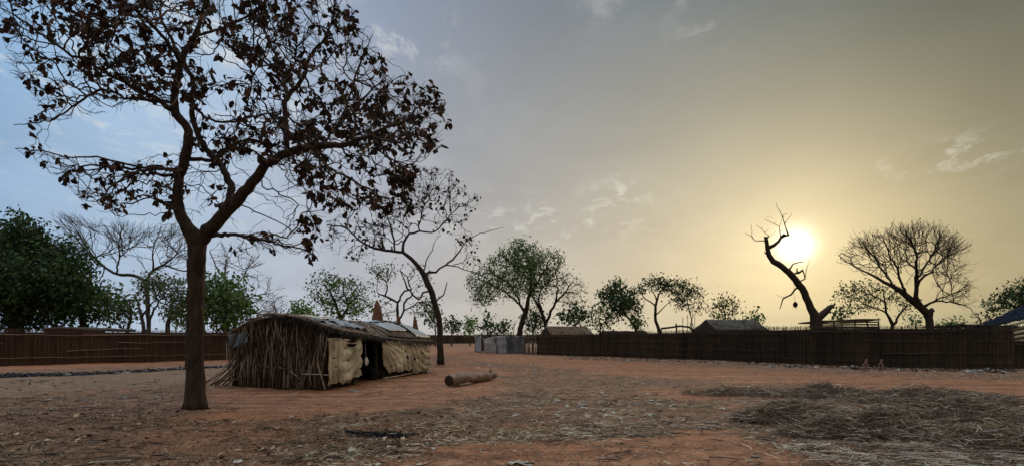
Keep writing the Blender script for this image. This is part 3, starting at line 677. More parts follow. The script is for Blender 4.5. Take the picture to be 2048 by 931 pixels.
# small far ones
for k, (x, yb, rx, yt, lf, sd_, lb) in enumerate(((871,673,18,618,'leaf_dark',41,'dark green tree just left of the slender leaning trunk'),(903,673,18,636,'leaf_dark',42,'low dark green tree just right of the slender leaning trunk'),
        (940,675,17,632,'leaf_light',43,'bright light green roundish tree above the far fence'),(974,675,16,627,'leaf_dark',44,'small dark tree with pointed crown above the metal sheets'),(1006,677,16,641,'leaf_dark',45,'lowest dark little tree above the metal sheets'))):
    h = yb-yt; top_ = yt+h*.1
    cp = arc(x, yt+h*.42, rx, h*.40, 12, .2, sd_) if k != 3 else [(x-3,yt),(x+4,yt+2),(x+9,yt+12),(x+17,yt+26),(x+12,yt+36),(x-14,yt+36),(x-16,yt+22),(x-8,yt+12)]
    tree(88, [[(x,yb,0,3),(x,yb-h*.3,0,2.4),(x-1,yb-h*.55,0,1.5)]], [cp], lb, group=GF, n=150, seg=.5, infl=5, kill=.6, depth=1.6, rtip=.02, leaf=lf, lsize=.34, lper=5, lspread=.35, seed=sd_, slim=.6, name='tree')
tree(62, [[(1026,680,0,2),(1027,660,0,1.6),(1030,640,0,1)]], [[(1015,660),(1022,640),(1030,632),(1036,645),(1034,662)]], 'dead twiggy sapling left of the large leafy tree trunk', n=30, seg=.35, infl=3, kill=.5, depth=.8, rtip=.015, name='bare_tree', seed=46)
# the pair over the metal sheets
tree(56, [[(1036,700,0,14),(1037,675,0,13),(1043,648,0,12),(1050,625,0,11),(1055,605,0,9),(1060,580,0,7),(1062,550,0,5),(1055,515,0,3)],[(1049,622,0,7),(1040,608,.5,5),(1020,590,1,4),(995,575,1.4,3),(965,560,1.8,2)],[(1058,590,0,5),(1080,555,-.8,4),(1100,520,-1.2,2)],[(1060,560,0,4),(1030,530,-.8,3),(1000,510,-1.2,2)],[(1042,610,.5,4),(1020,570,-.6,3),(985,545,-1.2,2)]],
     [[(935,575),(940,545),(975,520),(1000,505),(1005,488),(1040,474),(1075,482),(1085,500),(1120,500),(1132,515),(1110,560),(1085,590),(1050,600),(1000,600),(960,610),(945,605)]],
     'large leafy tree with dark trunk rising behind the metal sheets', n=1000, seg=.36, infl=3.2, kill=.45, depth=3, rtip=.015, leaf='leaf_mid', lsize=.22, lper=5, lspread=.26, lprob=.85, seed=51, bark='bark_dark', slim=.4,
     holes=((1000,560,40,30,.5),(1095,545,18,22,.4),(1030,600,40,15,.2)), group='pair of tall trees behind the metal sheets', ldown=.5)
tree(57, [[(1092,680,0,9),(1092,655,0,8),(1089,640,0,7),(1082,620,0,6),(1072,603,0,5),(1062,590,0,3)],[(1093,645,0,7),(1102,622,.4,6),(1110,605,.6,5),(1128,585,.8,4),(1145,565,1,2.5)],[(1086,630,0,5),(1078,600,-.6,4),(1082,580,-.9,3),(1095,560,-1,2)],[(1112,602,.6,4),(1115,570,.3,3),(1110,540,0,2)],[(1130,583,.8,3),(1155,585,1,2)]],
     [[(1060,600),(1075,560),(1105,530),(1140,540),(1165,550),(1182,580),(1170,605),(1150,625),(1130,615),(1110,590),(1090,600),(1070,625)]],
     'fork-stemmed tree with half bare crown, right one of the tall pair', n=620, seg=.34, infl=3, kill=.45, depth=2.6, rtip=.014, leaf='leaf_olive', lsize=.18, lper=3, lspread=.25, lprob=.55, seed=52, bark='bark_dark', slim=.4,
     group='pair of tall trees behind the metal sheets', lfilter=lambda a, r_: r_.rand(len(a)) < np.where(a[:, 0]/a[:, 1]*F+CX > 1140, .25, 1))
def bush(x, y, rx, ry, lf, sd_, lb, Y=60, grp=GR, n=220, ls=.26, lp=6, lprob=.85, stems=None, bark='bark_dark', **k):
    st = stems or [[(x,y+ry+12,0,4),(x,y+ry*.6,0,3.4),(x-rx*.1,y,0,2)],[(x,y+ry*.7,0,2.4),(x+rx*.5,y,0,1.5)]]
    cp = k.pop('poly', None) or arc(x, y, rx, ry, 14, .2, sd_)
    return tree(Y, st, [cp], lb, group=grp, n=n, seg=.36, infl=4, kill=.5, depth=2, rtip=.017, leaf=lf, lsize=ls, lper=lp, lspread=.34, lprob=lprob, seed=sd_, slim=.55, bark=bark, **k)
bush(1066,645,24,27,'leaf_dark',61,'dark dense tree low between the two tall trunks', Y=66, grp='pair of tall trees behind the metal sheets')
bush(1150,632,32,26,'leaf_dark',62,'dark leafy tree above the left thatched roof')
bush(1200,634,30,26,'leaf_mid',63,'mid green tree between thatched roof and dense dark tree', lprob=.6, ls=.22)
bush(1240,600,38,34,'leaf_dark',64,'dense dark rounded tree with leaning thin trunk left of the umbrella tree', n=420, stems=[[(1275,672,0,5),(1270,655,0,5),(1258,636,0,4.5),(1247,622,0,4),(1250,606,0,3.6),(1245,590,0,2.5)],[(1247,622,0,3),(1225,600,.5,2)],[(1250,606,0,3),(1262,590,-.5,2)]], lp=8)
bush(1272,647,17,14,'leaf_mid',65,'little bush-like tree at the foot of the dense dark tree', n=90)
tree(56, [[(1318,675,0,8),(1317,655,0,7),(1311,640,0,6.5),(1311,620,0,6),(1313,602,0,5),(1317,588,0,4),(1328,575,0,3),(1345,568,.5,2)],[(1312,612,0,4),(1300,603,.3,3),(1290,597,.5,2.6),(1282,585,.6,2)],[(1314,600,0,3),(1305,580,-.5,2),(1300,565,-.8,1.5)],[(1311,628,0,3),(1322,618,-.4,2.4),(1335,605,-.6,1.6)],[(1345,568,.5,2),(1372,575,.8,1.6)]],
     [[(1268,575),(1285,560),(1308,550),(1330,556),(1360,556),(1385,568),(1402,590),(1380,592),(1372,615),(1350,612),(1345,590),(1310,578),(1280,590)]],
     'flat umbrella-shaped tree with slim forked trunk', group=GR, n=560, seg=.33, infl=3.2, kill=.42, depth=2.5, rtip=.014, leaf='leaf_dark', lsize=.2, lper=6, lspread=.27, lprob=.85, seed=66, bark='bark_dark', slim=.5)
bush(1388,600,22,34,'leaf_olive',67,'slender feathery tree with thin pale stems right of the umbrella tree', n=200, ls=.18, lp=4, lprob=.6, stems=[[(1384,668,0,2.6),(1383,640,0,2.4),(1378,620,0,2),(1375,600,0,1.4)],[(1388,666,0,2),(1385,640,0,1.8),(1395,612,0,1.2)]], bark='bark_far')
bush(1450,614,38,26,'leaf_olive',68,'round see-through tree behind the long dark thatched roof', n=300, ls=.2, lp=3, lprob=.6)
bush(1448,634,22,8,'leaf_mid',69,'low green shrub in front of the see-through round tree', n=90, Y=58)
bush(1508,640,20,14,'leaf_mid',70,'small leafy tree at the right end of the long dark thatched roof', n=90, Y=58)
bush(1683,628,20,14,'leaf_dark',71,'small dark leafy tree right of the splintered stump', n=90)
tree(50, [[(1786,665,0,8),(1785,648,0,8),(1779,636,0,6),(1773,625,0,5),(1770,605,0,4),(1768,585,0,2.5)],[(1787,648,0,6),(1795,636,.3,5),(1803,622,.5,4),(1815,612,.7,2.5)],[(1775,628,0,4),(1755,616,-.5,3),(1730,608,-.8,2.2),(1712,595,-1,1.5)],[(1771,605,0,3),(1745,590,.6,2.2),(1715,580,1,1.5)]],
     [[(1660,590),(1690,565),(1730,560),(1780,568),(1825,590),(1850,615),(1820,628),(1780,605),(1740,622),(1705,622),(1668,605)]],
     'low spreading olive tree with V-shaped trunk left of the bare tree', group=GR, n=520, seg=.33, infl=3, kill=.45, depth=2.4, rtip=.013, leaf='leaf_olive', lsize=.18, lper=3, lspread=.25, lprob=.7, seed=72, bark='bark_dark', slim=.5)
bush(1832,640,20,9,'leaf_mid',73,'low green bush at the left of the forked trunk', n=70)
bush(1905,648,36,9,'leaf_mid',74,'low wide green bush right of the forked trunk', n=110, Y=70)
bush(2030,600,70,38,'leaf_dark',75,'dense dark tree at the right edge above the blue roof', n=520, Y=52, poly=[(1960,615),(1975,600),(1995,590),(2010,572),(2040,560),(2100,555),(2150,600),(2120,640),(2050,630),(2010,625),(1985,632)], lp=7, ls=.22,
     stems=[[(2060,680,0,10),(2058,640,0,9),(2050,615,0,6),(2040,590,0,3)],[(2055,625,0,6),(2015,605,0,4),(1990,605,0,2)],[(2056,625,0,6),(2090,590,0,3)]])
bush(1962,636,32,18,'leaf_olive',76,'thin twiggy half-bare tree in front of the blue roof', n=220, ls=.15, lp=2, lprob=.25, Y=48)
tree(75, [[(-160,690,0,14),(-160,600,0,10)]], [[(-260,640),(-200,540),(-120,520),(-70,580),(-80,660)]], 'dark evergreen tree beyond the left edge', group=GL, n=200, seg=.6, infl=6, kill=.9, depth=4, rtip=.03, leaf='leaf_dark', lsize=.4, lper=8, lspread=.6, seed=77)

# ------------------------------------------------ fences
def fence(pts, heights, label, m, rail_m, rails, seed, group=None, reed=.025, lay=2, name='reed_fence', back=True):
    random.seed(seed); rng = random
    root = empty(name, (pts[0][0], pts[0][1], 0), label, 'fence', group)
    P0 = [Vector((x, y)) for x, y in pts]; seglen = [(b-a).length for a, b in zip(P0, P0[1:])]; tot = sum(seglen)
    def along(s):
        for i, L in enumerate(seglen):
            if s <= L or i == len(seglen)-1:
                t = s/L; a, b = P0[i], P0[i+1]; d = (b-a).normalized(); return a+(b-a)*t, Vector((-d.y, d.x)), heights[i]+(heights[i+1]-heights[i])*t
            s -= L
    tb = Tubes()
    for L_ in range(lay):
        s = rng.random()*reed
        while s < tot:
            p, nrm, h = along(s); h += .10*fbm(s, 3, .35, seed)+.05*fbm(s, L_*3, 1.6, seed)+rng.gauss(0, .035)+(rng.random() < .03)*rng.uniform(0, .15)
            off = (L_-.5*(lay-1))*.035+rng.gauss(0, .012)
            if nrm.y > 0: nrm = -nrm
            q = p+nrm*off; z0 = -.05
            w = rng.gauss(0, .02)
            tone = .5+.22*fbm(s, L_, .6, seed+5)+rng.gauss(0, .12)
            mid = (q.x+nrm.x*rng.gauss(0,.02), q.y+nrm.y*rng.gauss(0,.02), h*.55)
            tb.add([(q.x, q.y, z0), mid, (q.x+w, q.y+rng.gauss(0, .01), h)], [reed*.55, reed*.5, reed*.25], 3, tone, cap=False)
            s += reed*rng.uniform(.7, 1.3)
    tb.build('reed_screen', m, root, smooth=False)
    if back:
        n = max(4, int(tot)); V = []; Fc = []
        for i in range(n+1):
            p, nrm, h = along(tot*i/n*.9999); nrm = nrm if nrm.y > 0 else -nrm
            for dz in (-.05, h-.12): V.append((p.x+nrm.x*.06, p.y+nrm.y*.06, dz)); V.append((p.x+nrm.x*.09, p.y+nrm.y*.09, dz))
        for i in range(n):
            b = i*4; Fc += [(b,b+4,b+6,b+2),(b+1,b+3,b+7,b+5),(b+2,b+6,b+7,b+3)]
        link('backing_mat', np_mesh('backing_mat', V, Fc), m, root, smooth=False)
    for hz_, cover in rails:
        s = 0.0
        while s < tot:
            L = rng.uniform(3.5, 7.5)
            if rng.random() < cover:
                pl = []
                k = max(6, int(L/.35)); ph = rng.random()*50; tilt = rng.gauss(0, .05)
                for i in range(k+1):
                    ss = min(tot*.9999, s+L*i/k); p, nrm, h = along(ss)
                    if nrm.y > 0: nrm = -nrm
                    pl.append((p.x+nrm.x*.085, p.y+nrm.y*.085, h*hz_+tilt*(i/k-.5)+.05*noise.noise(Vector((ss*.9, ph, 0)))+.02*noise.noise(Vector((ss*3, ph, 4)))))
                t2 = Tubes(); rr_ = rng.uniform(.014, .024); t2.add(pl, np.linspace(rr_*1.2, rr_*.6, len(pl)), 5, rng.uniform(.3,.8)); t2.build('rail', rail_m, root)
            s += L*rng.uniform(.85, 1.0)
    s = 1.0
    while s < tot:
        p, nrm, h = along(s); nrm = nrm if nrm.y > 0 else -nrm
        t2 = Tubes(); t2.add([(p.x+nrm.x*.16, p.y+nrm.y*.16, -.1), (p.x+nrm.x*.16+.02, p.y+nrm.y*.16, h*.6), (p.x+nrm.x*.15, p.y+nrm.y*.16, h+rng.uniform(-.15, .12))], [.045, .04, .032], 6, .4); t2.build('post', rail_m if rail_m is MT['rail_dark'] else MT['stick'], root)
        s += rng.uniform(2.6, 3.6)
    return root
fl = [GP(-500,740), GP(0,729.5), GP(250,724.5), GP(470,718.5), GP(640,714)]
fence(fl, [1.84]*5, 'long reddish brown reed fence with pale horizontal poles at the left', MT['reed_l'], MT['rail_pale'], [(.86,.9),(.62,.35),(.42,.3),(.2,.95)], 3)
fr = [GP(1078,709.5), GP(1250,714), GP(1450,721), GP(1650,728.5), GP(1850,734.5), GP(2028,737.5)]
fence(fr, [1.63,1.77,1.88,2.02,2.0,2.04], 'long dark reed fence running to the right edge', MT['reed_r'], MT['rail_dark'], [(.86,.8),(.63,.9),(.35,.85),(.14,.9)], 4)
e = GP(2028,737.5)
fence([(e[0]+.9,e[1]+1.2),(e[0]+2.5,e[1]+.6),(e[0]+7,e[1]-.5)], [1.42,1.4,1.5], 'lower stretch of dark reed fence running out at the right edge', MT['reed_r'], MT['rail_dark'], [(.8,.5),(.3,.6)], 15)
fence([(e[0]+.05,e[1]+.1),(e[0]+1.2,e[1]+6),(e[0]+3.4,e[1]+16)], [1.95,1.7,1.6], 'short dark reed fence turning back at the right edge corner', MT['reed_r'], MT['rail_dark'], [(.8,.5)], 5)
fence([GP(700,686.5),GP(860,686),GP(1100,684)], [1.52,1.55,1.6], 'distant low brown fence behind the slender leaning trunk', MT['reed_r'], MT['rail_dark'], [(.6,.4)], 6, reed=.12, lay=1)
# rough brushwood side of the right compound, with the gap through it
g0 = GP(1078,709.5)
fence([(g0[0]-.05,g0[1]+.15),(g0[0]+.6,g0[1]+5),(g0[0]+1.6,g0[1]+16)], [1.55,1.5,1.5], 'brushwood fence going back from the left end of the dark fence', MT['reed_r'], MT['rail_dark'], [(.6,.5)], 7)

# crooked stick gate between the metal sheets and the dark fence
gt = empty('stick_gate', (*GP(1065,708.5), 0), 'crooked see-through stick gate between metal sheets and dark fence', 'gate')
random.seed(8); a = Vector(GP(1050,707.5)); b = Vector(GP(1078,709.5)); tb = Tubes()
for i in range(9):
    t = i/8; p = a.lerp(b, t); tb = Tubes()
    tb.add([(p.x, p.y, -.05), (p.x+random.gauss(0,.05), p.y, .8), (p.x+random.gauss(0,.12), p.y+random.gauss(0,.05), 1.5+random.gauss(0,.15))], [.04,.035,.02], 5, random.random()); tb.build('stick', MT['stick'], gt)
for z, dz in ((.5,.1),(1.0,-.15),(1.35,.25)):
    tb = Tubes(); tb.add([(a.x, a.y-.05, z), ((a.x+b.x)/2, (a.y+b.y)/2-.05, z+.05), (b.x, b.y-.05, z+dz)], .028, 5, .6); tb.build('crosspiece', MT['stick'], gt)
tb = Tubes(); tb.add([P(1028,668,51), P(1040,680,50.8), P(1049,700,50.6)], [.05,.05,.04], 6, .9); tb.build('brace', MT['stick'], gt)

# corrugated metal sheets
mt = empty('metal_sheet_screen', (*GP(990,704.5), 0), 'crumpled grey metal sheets standing as a screen at the bend of the track', 'fence')
def sheet(a, b, h0, h1, m, sd_, nm='metal_sheet'):
    a = Vector(a); b = Vector(b); d = (b-a); n = Vector((d.y, -d.x)).normalized(); n = -n if n.y > 0 else n
    L = d.length
    def fn(u, v):
        p = a+d*u; z = v*(h0+(h1-h0)*u+.05*fbm(u*L, 3, 2, sd_)); c = .02*math.sin(u*L*38)+.16*fbm(u*L, z, 1.3, sd_)*(.3+v)
        return (p.x+n.x*c, p.y+n.y*c, z-.03)
    return grid_mesh(nm, fn, int(L*16), 14, m, mt, .006, tonefn=lambda u, v: .5+.45*fbm(u*L, v*1.5, 1.5, sd_))
m0, m1, m2, m3, m4 = GP(950,702), GP(963,704), GP(968,704.5), GP(1012,706), GP(1049,708)
sheet(m0, m1, 1.5, 1.5, MT['tin'], 1); sheet(m2, GP(992,705), 1.25, 1.5, MT['tin'], 2); sheet((GP(991,704.8)), m3, 1.5, 1.5, MT['tin'], 3); sheet(m3, m4, 1.55, 1.5, MT['tin_dark'], 4, 'dark_metal_sheet')
sheet((m0[0]+.1,m0[1]+.1), (m0[0]+1.6,m0[1]+4), 1.4, 1.4, MT['tin_dark'], 5, 'dark_metal_sheet')
for q in (m0, m1, m3, m4, GP(990,705)):
    tb = Tubes(); tb.add([(q[0], q[1]+.12, -.1), (q[0]+.03, q[1]+.12, 1.0), (q[0], q[1]+.12, 1.62)], .035, 6, .4); tb.build('post', MT['stick'], mt)
tb = Tubes()
random.seed(31)
for i in range(90):
    x = random.uniform(955,1048); p = P(x, 671+random.gauss(0,1.5), 56); q = P(x+random.gauss(0,14), 668+random.gauss(0,3.5), 56.4); tb.add([p, q], .022, 3, random.random())
tb.build('brushwood', MT['stick'], mt)

# ------------------------------------------------ the stick hut
hA, hB, hC = Vector((*GP(652,776), 0)), Vector((*GP(853,742), 0)), Vector((*GP(474,768), 0))
hD = hC+(hB-hA)
hut = empty('stick_hut', (hA+hB+hC+hD)/4, 'ragged hut of sticks and pale sacking with a dark open doorway', 'hut')
sideN = Vector(((hB-hA).y, -(hB-hA).x, 0)).normalized(); frontN = Vector((-(hC-hA).y, (hC-hA).x, 0)).normalized()
if frontN.y > 0: frontN = -frontN
if sideN.x < 0: sideN = -sideN
def eave(t): return 1.74+(1.30-1.74)*t-.10*math.sin(t*math.pi)
def ridge(t): return 2.14-.14*t+.05*math.sin(t*9)
def front_top(s): return 2.07-.46*min(1.2, abs(1-2*s))**2.2+.05*noise.noise(Vector((s*7, 3, 0)))
def front_wall(name, o0, o1, nrm, topf, m, seed, n=300, fringe=True, root=hut):
    random.seed(seed); tb = Tubes(); L = (o1-o0).length
    for lay in range(3):
        for i in range(n//3):
            s = (i+random.random())/(n/3); top_ = topf(s)*random.uniform(.72, 1.04) if lay == 0 else topf(s)*random.uniform(.9, 1.03)
            p = o0.lerp(o1, s)+nrm*(.02+lay*.04+random.gauss(0, .015)); lean = random.gauss(0, .12)+(.22*(s-.8)/.2*-1 if s > .8 and fringe else 0)
            d = (o1-o0).normalized()
            q = p-d*lean*-1*1.0; q.z = 0
            base_ = p+nrm*(.05+random.random()*.08); base_.z = -.04+random.random()*.06
            mid = (base_+q)/2+d*random.gauss(0, .02); mid.z = top_*.5
            e_ = q.copy(); e_.z = top_
            tb.add([base_, mid, e_], [random.uniform(.012,.026), .015, .009], 5, random.gauss(.5, .38))
    tb.build(name, m, root)
front_wall('stick_wall', hA, hC, frontN, front_top, MT['stick'], 11, 420)
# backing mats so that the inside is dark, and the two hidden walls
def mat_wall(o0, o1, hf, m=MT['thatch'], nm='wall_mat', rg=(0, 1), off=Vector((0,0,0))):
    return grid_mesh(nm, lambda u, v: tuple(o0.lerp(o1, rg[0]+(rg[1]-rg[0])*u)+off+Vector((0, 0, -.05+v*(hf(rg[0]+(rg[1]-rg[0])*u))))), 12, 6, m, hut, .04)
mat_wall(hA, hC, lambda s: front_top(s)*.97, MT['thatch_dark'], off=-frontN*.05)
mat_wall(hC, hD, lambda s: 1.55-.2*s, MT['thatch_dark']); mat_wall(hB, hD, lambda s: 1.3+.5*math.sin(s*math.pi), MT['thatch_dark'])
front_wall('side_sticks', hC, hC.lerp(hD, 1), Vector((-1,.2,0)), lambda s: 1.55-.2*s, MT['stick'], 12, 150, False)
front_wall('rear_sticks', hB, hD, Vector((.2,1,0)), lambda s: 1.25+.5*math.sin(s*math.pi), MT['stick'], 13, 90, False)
# brushy dark thatch spilling down from the gable
tb = Tubes(); random.seed(14)
for i in range(650):
    s = random.random(); z = front_top(s)*random.uniform(.66, 1.04) ; p = hA.lerp(hC, s)+frontN*random.uniform(.12, .26); p.z = z
    d = (hC-hA).normalized()*random.gauss(0, .5)+Vector((0, 0, -1))*random.uniform(.2, 1.0)+frontN*random.gauss(.05, .2); L = random.uniform(.18, .5)
    m_ = p+d*L*.5+Vector((0,0,-.03)); tb.add([p, m_, p+d*L+Vector((0,0,-.08))], [.008,.007,.003], 3, random.gauss(.38,.25))
tb.build('gable_brush', MT['thatch'], hut)
tb = Tubes(); random.seed(94)
for i in range(170):      # loose crossing sticks on the gable
    s_ = random.uniform(-.02, 1.04); z = random.uniform(.0, 1.5); p = hA.lerp(hC, s_)+frontN*random.uniform(.16, .26); p.z = z; d = (hC-hA).normalized()*random.gauss(0, .28); L = random.uniform(.4, 1.3)
    q = p+d*L+Vector((0, 0, L)); q.z = min(q.z, front_top(min(1,max(0,s_)))+.05); tb.add([p, (p+q)/2+frontN*.03, q], [.016,.013,.007], 4, random.gauss(.75,.35))
tb.build('loose_sticks', MT['stick'], hut)
tb = Tubes()
for i in range(220):      # brush heaped on the upper edge
    s_ = random.betavariate(2.2, 1.6); p = hA.lerp(hC, s_)+frontN*random.uniform(-.3, .2); p.z = front_top(s_)+random.uniform(-.12, .06)
    d = Vector((random.gauss(0,.5), random.gauss(0,.3), random.gauss(0,.12))); tb.add([p, p+d*.25+Vector((0,0,.02)), p+d*.5-Vector((0,0,.05))], [.010,.009,.004], 3, random.gauss(.4,.3))
tb.build('edge_brush', MT['thatch'], hut)
def pole(nm, pts, r, m='stick', tone=.6, sides=6):
    t2 = Tubes(); t2.add(smooth_pts(pts), r if not hasattr(r, '__len__') else np.interp(np.linspace(0,1,len(smooth_pts(pts))), np.linspace(0,1,len(r)), r), sides, tone, .08); return t2.build(nm, MT[m], hut)
def smooth_pts(pts): return [v[:3] for v in smooth_line([(*p, 0) for p in pts], .15)]
def FW(s, z, off=.18): 
    p = hA.lerp(hC, s)+frontN*off; return (p.x, p.y, z)
def SW(t, z, off=.0):
    p = hA.lerp(hB, t)+sideN*off; return (p.x, p.y, z)
pole('tie_pole', [FW(1.02,.66),FW(.7,.62),FW(.4,.58),FW(.1,.5)], .02, tone=.8)
pole('tie_pole', [FW(.32,.5,.22),FW(.22,.28,.22)], .022, tone=1.0); pole('tie_pole', [FW(.2,.42,.22),FW(0,.43,.24),FW(-.1,.4,.1)], .02, tone=1.0)
pole('bent_pole', [FW(.03,1.2,.2),FW(.02,.7,.25),FW(-.03,.35,.3),FW(-.06,0,.3)], .028, tone=.9)
# buttress of long sticks leaning at the left corner
random.seed(15)
for i in range(16):
    a_ = random.uniform(0, 1); foot = hC+Vector((-.75*a_-.15, -.2+random.uniform(-.4,.5), 0)); foot.z = 0
    topp = hC+Vector((random.uniform(.1,.4), random.uniform(-.1,.1), random.uniform(.8, 1.6))); md = (foot+topp)/2+Vector((.18, 0, -.1))
    pole('leaning_stick', [tuple(foot), tuple(md), tuple(topp)], random.uniform(.012,.03), tone=random.uniform(.2,.9))
# posts
for t in (0, .21, .41, .6, .8, 1.0): pole('post', [SW(t,-.1,-.02),SW(t,.8,-.01),SW(t,eave(t)-.03,-.03)], .045, tone=.3)
for s in (.33, .66, 1.0): pole('post', [FW(s,-.1,-.12),FW(s,.9,-.12),FW(s,front_top(s)-.06,-.12)], .045, tone=.3)
pole('ground_pole', [SW(.40,.06,.28),SW(.6,.05,.2),SW(.85,.08,.15)], .03, tone=.9)
# roof: two slopes over a sagging ridge
rA = hA.lerp(hC, .5); rB = hB.lerp(hD, .5)
def roof_pt(t, k, side=1, lift=0.0):   # k 0 ridge .. 1 eave
    tt = -.03+t*1.045; r_ = rA.lerp(rB, tt); e_ = (hA if side > 0 else hC).lerp(hB if side > 0 else hD, tt)+(sideN*.22 if side > 0 else -sideN*.1)
    p = r_.lerp(e_, k); zr, ze = ridge(min(1,max(0,tt))), (eave(tt) if side > 0 else 1.6-.2*t)
    z = zr+(ze-zr)*(abs(k)**2.2)-.05*math.sin(k*math.pi)*math.sin(tt*7)+.035*fbm(tt*9, k*2, 1, 4)+lift
    return Vector((p.x, p.y, z))
grid_mesh('roof_mat', lambda u, v: tuple(roof_pt(u, v)), 44, 14, MT['thatch'], hut, .05)
grid_mesh('roof_mat', lambda u, v: tuple(roof_pt(u, v, -1)), 30, 8, MT['thatch'], hut, .05)
tb = Tubes(); random.seed(16)
for i in range(420):     # sticks laid down the slope
    t = random.random(); k0_ = random.uniform(-.05,.5); k1_ = min(1.06, k0_+random.uniform(.3,.8)); sk = random.gauss(.0,.05)
    if .55 < t and random.random() < .55: continue
    tb.add([roof_pt(t, k0_, 1, .05), roof_pt(t+sk*.5, (k0_+k1_)/2, 1, .06), roof_pt(t+sk, k1_, 1, .05)], [.018,.016,.009], 4, random.gauss(.55,.25))
tb.build('roof_sticks', MT['stick'], hut)
tb = Tubes()
for i in range(560):     # ragged fringe along the eave and the gable edge
    if random.random() < .7:
        t = random.random(); p = roof_pt(t, 1.0, 1, random.uniform(-.03,.05)); d = Vector((random.gauss(.1,.15), random.gauss(0,.3), -random.uniform(.05,.22)))
    else:
        k = random.random(); p = roof_pt(0, k, 1, random.uniform(-.02,.05)); d = Vector((random.gauss(0,.15), -random.uniform(.05,.2), -random.uniform(.05,.25)))
    tb.add([p, p+d*.6, p+d+Vector((0,0,-.03))], [.012,.009,.004], 3, random.gauss(.3,.2))
tb.build('eave_fringe', MT['thatch_dark'], hut)
pole('gable_pole', [tuple(roof_pt(-.01,k,1,.08)) for k in (-.3,0,.3,.6,.85,1.05)], [.03,.035,.035,.03,.028,.02], tone=.85)
pole('gable_pole', [tuple(roof_pt(.01,k,-1,.07)) for k in (-.3,.1,.5,.9)], [.03,.03,.025,.02], tone=.7)
pole('eave_pole', [tuple(roof_pt(t,1.0,1,.06)) for t in (0,.1,.2,.3,.38)]+[tuple(roof_pt(.43,.72,1,.07)), tuple(roof_pt(.47,.5,1,.1))], [.04,.04,.035,.03,.02], tone=.8)
pole('eave_pole', [tuple(roof_pt(t,1.02,1,.05)) for t in (.36,.5,.65,.8,.92,1.0)], [.045,.045,.04,.04,.035,.03], tone=.35)
pole('eave_pole', [tuple(roof_pt(t,.96,1,.09)) for t in (.5,.7,.85,1.0)], [.03,.035,.03,.02], tone=.2)
for t0, t1, k0_, k1_, m_, nm in ((.56,.76,.12,.78,'tin','roof_metal_sheet'),(.79,.99,.14,.92,'tin','roof_metal_sheet'),(.14,.34,.35,.85,'cloth_grey','roof_rag'),(.02,.09,.55,.95,'cloth_grey','roof_rag'),(.30,.52,.02,.3,'thatch','roof_matting'),(.06,.28,.05,.4,'cloth','roof_sacking')):
    grid_mesh(nm, lambda u, v: tuple(roof_pt(t0+(t1-t0)*u+.03*v, k0_+(k1_-k0_)*v, 1, .085+.03*fbm(u*3, v*3, 1.5, t0*9)+(.06*fbm(u*7,v*7,1,3) if 'rag' in nm else .008*math.sin(u*60)))), 26, 12, MT[m_], hut, .008,
              drop=(lambda u, v: fbm(u*4, v*4, 1, 7)+.75 < abs(u-.5)+abs(v-.5)*.6) if 'rag' in nm or 'sack' in nm else None)
pole('roof_pole', [tuple(roof_pt(t,.45,1,.12)) for t in (.54,.66,.78,.9)], .025, 'rail_dark')
pole('roof_pole', [tuple(roof_pt(.77+k*.04,k,1,.12)) for k in (.1,.4,.7,.95)], .03, 'rail_dark')
pole('ridge_pole', [tuple(roof_pt(t,.0,1,.06)) for t in (0,.25,.5,.75,1)], .035, tone=.5)
# dark door curtain parts
def cloth(nm, t0, t1, top_, bot, seed, folds, drop=None, swag=0, out=.26, nu=90, nv=56):
    def fn(u, v):
        t = t0+(t1-t0)*u; zt, zb = top_(u), bot(u); z = zb+(zt-zb)*v
        w = folds(u, v)+.03*fbm(u*3, v*3, 1.3, seed)
        return SW(t, z, out+w)
    return grid_mesh(nm, fn, nu, nv, MT['cloth'], hut, .006, drop, tonefn=lambda u, v: .42+.55*fbm(u*3.5, v*3.5, 1.2, seed+4)-(.35 if v < .12+.1*fbm(u*6,0,1,2) else 0))
def inell(u, v, L): return any(((u-a)/c)**2+((v-b)/d)**2 < 1+.5*noise.noise(Vector((u*30, v*30, 1))) for a, b, c, d in L)
def crease(x): return -(1-abs(math.sin(x))**.55)*1.5
cloth('door_curtain', -.035, .215, lambda u: 1.50-.16*max(0, math.sin((u-.35)*math.pi/.65))*(u > .35), lambda u: .08+.14*u+.06*math.sin(u*9)+.03*math.sin(u*27), 21,
      lambda u, v: (.07 if u > .08 else .03)*crease(u*22+.9*math.sin(v*3)+.5*fbm(u*2,v*2,1,31))*(1.1-v*.6)*(u < .42)+(.06*crease(15*math.hypot((u-.42)*.8, (1.05-v)*.8)+.4*fbm(u*3,v*3,1,32))*(u >= .42)),
      lambda u, v: inell(u, v, ((.14,.56,.035,.012),(.18,.36,.03,.012),(.62,.57,.03,.035),(.9,.2,.06,.03),(.66,.93,.14,.04))), nu=120, nv=80)
cloth('wall_cloth', .405, .975, lambda u: 1.40-.10*u-.03*math.sin(u*12), lambda u: ((.62-.42*u/.12 if u < .12 else .22) if u < .60 else .06)+.035*math.sin(u*34)+.02*math.sin(u*81), 22,
      lambda u, v: .055*crease(math.atan2(1.08-v, u*2.2+.02)*15+.6*fbm(u*3,v*3,1,8))*max(0, 1-u*1.5)*min(1,(1.05-v)*3)+.055*crease(20*math.hypot((1.03-u)*1.5, (1.0-v)*.75)+.5*fbm(u*3,v*3,1,9))*max(0, min(1,(u-.5)*3))+.05*crease(u*38+v*3+fbm(u*4,v*2,1,10))*(1-v)*.8,
      lambda u, v: inell(u, v, ((.43,.62,.018,.03),(.47,.44,.02,.055),(.62,.43,.028,.05),(.82,.6,.018,.03),(.16,.22,.015,.02),(.9,.9,.04,.04),(.43,.86,.012,.02))) or (u < .03 and v < .3), nu=190, nv=90)
